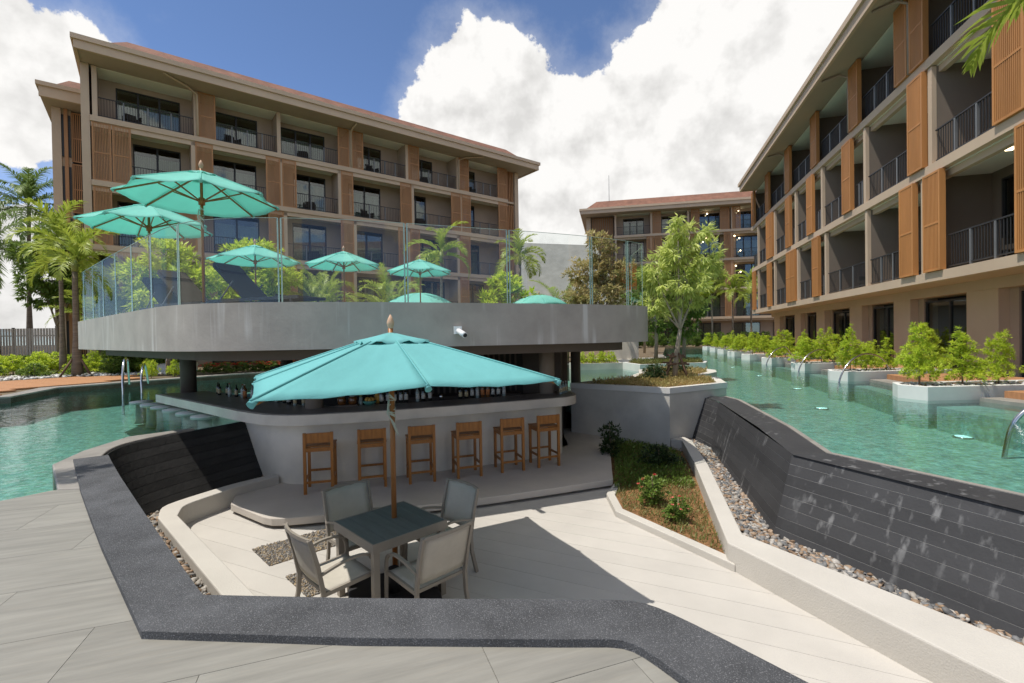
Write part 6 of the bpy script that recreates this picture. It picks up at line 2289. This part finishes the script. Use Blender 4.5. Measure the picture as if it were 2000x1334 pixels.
# bushes at the end of the channel and round the far block
for k in range(12):
    shrub((12.5 + k * 1.15, 46.6 + 0.25 * (k % 3), 0.27), IXO[k % 2], 'leaf_green', "green bush in the hedge across the channel end", rgl.uniform(0, 6), (1.3, 1.6), "hedge bushes at the channel end")

# ---- palm leaning in over the near pool --------------------------------------
np_ = thing("planter", "white planter in the pool holding the overhanging palm", "planter", (10.6, 4.6, 0))
obj("wall_body", MB().lathe([(0.8, -1.0), (0.8, 0.42), (0.7, 0.42), (0.7, 0.3)], 24), 'white_paint', np_)
pt_ = thing("palm_tree", "palm hanging a green feather leaf over the sunlit block's top balcony", "palm", (10.6, 4.6, 0.3), 0)
obj("trunk", MB().tube([(0, 0, 0), (-0.3, 0.3, 2.5), (-1.1, 0.7, 4.6), (-1.9, 1.1, 6.2)], [0.17, 0.13, 0.12, 0.11], 10), 'palm_bark', pt_)
for i in range(13):
    a_ = -1.5 + i * 3.6 / 12
    f = link("frond", FR['manila'][i % 3], None, pt_)
    f.location = (-1.9, 1.1, 6.2)
    f.rotation_euler = (0, -0.35 + 0.05 * (i % 5), a_)
    f.scale = (1.7, 1.7, 1.7)
f = link("frond", FR['manila'][1], None, pt_)
f.location = (-2.35, 1.1, 7.35)
f.rotation_euler = (0.25, -0.18, R(178))
f.scale = (1.75, 1.75, 1.6)

# ---- chairs on the hotel balconies ----------------------------------------------
def balcony_chair():
    t = thing("balcony_chair", "dark woven armchair", "chair", (0, 0, 0), 0, "dark woven chairs on the hotel balconies")
    obj("seat", MB().box(-0.28, 0.28, -0.28, 0.28, 0.30, 0.42), 'lounger_mesh', t)
    obj("backrest", MB().bar((0, 0.26, 0.40), (0, 0.36, 0.82), 0.56, 0.06, up=(0, 1, 0)), 'lounger_mesh', t)
    for sx in (-1, 1):
        obj("armrest", MB().box(sx * 0.31 - 0.03, sx * 0.31 + 0.03, -0.28, 0.28, 0.30, 0.60), 'lounger_mesh', t)
        for yy in (-0.24, 0.24):
            obj("leg", MB().box(sx * 0.26 - 0.02, sx * 0.26 + 0.02, yy - 0.02, yy + 0.02, 0, 0.299), 'dark_metal', t)
    return t


bch = balcony_chair()
spots = []
for zt, xs, nm in ((12.85, (1.6, 6.2, 10.0, 14.6, 18.6, 22.7), "top"), (9.68, (2.6, 6.0, 10.4, 14.2, 18.2, 23.0), "third"), (6.50, (2.4, 6.3, 10.6, 14.5), "second")):
    for i, x in enumerate(xs):
        spots.append(((x, 0.75, zt), bl, LA, "dark woven chair on a %s-floor balcony of the block behind the roof umbrellas" % nm))
for zt, xs, nm in ((9.73, (16.2, 20.6, 24.8), "top"), (6.52, (16.0, 21.0, 25.2), "middle"), (3.31, (12.4, 17.2, 21.0, 25.6), "lowest")):
    for i, x in enumerate(xs):
        spots.append(((x, 0.95, zt), br, RA, "dark woven chair on a %s balcony of the sunlit block" % nm))
for i, (p, b_, a_, lab) in enumerate(spots):
    w_ = Matrix.Rotation(a_, 3, 'Z') @ Vector(p) + b_.location
    if i == 0:
        bch.location = w_
        bch.rotation_euler = (0, 0, a_ + 0.3)
        bch["label"] = lab
    else:
        dup(bch, w_, a_ + (0.4 if i % 2 else -0.35), lab)

# ---- palm beside the left pool, its leaves shade the terrace corner -----------------
lp = thing("planter", "white round planter of the palm that shades the terrace corner", "planter", (-9.7, 3.5, 0))
obj("wall_body", MB().lathe([(0.7, -0.45), (0.7, 0.42), (0.6, 0.42), (0.6, 0.3)], 24), 'white_paint', lp)
palm((-9.7, 3.5, 0.3), 5.0, 'manila', 15, "palm beside the beach-entry pool whose leaves shade the terrace corner", 77, None, 0.13, (1.3, 0.5), shaft=True, scale=0.95)
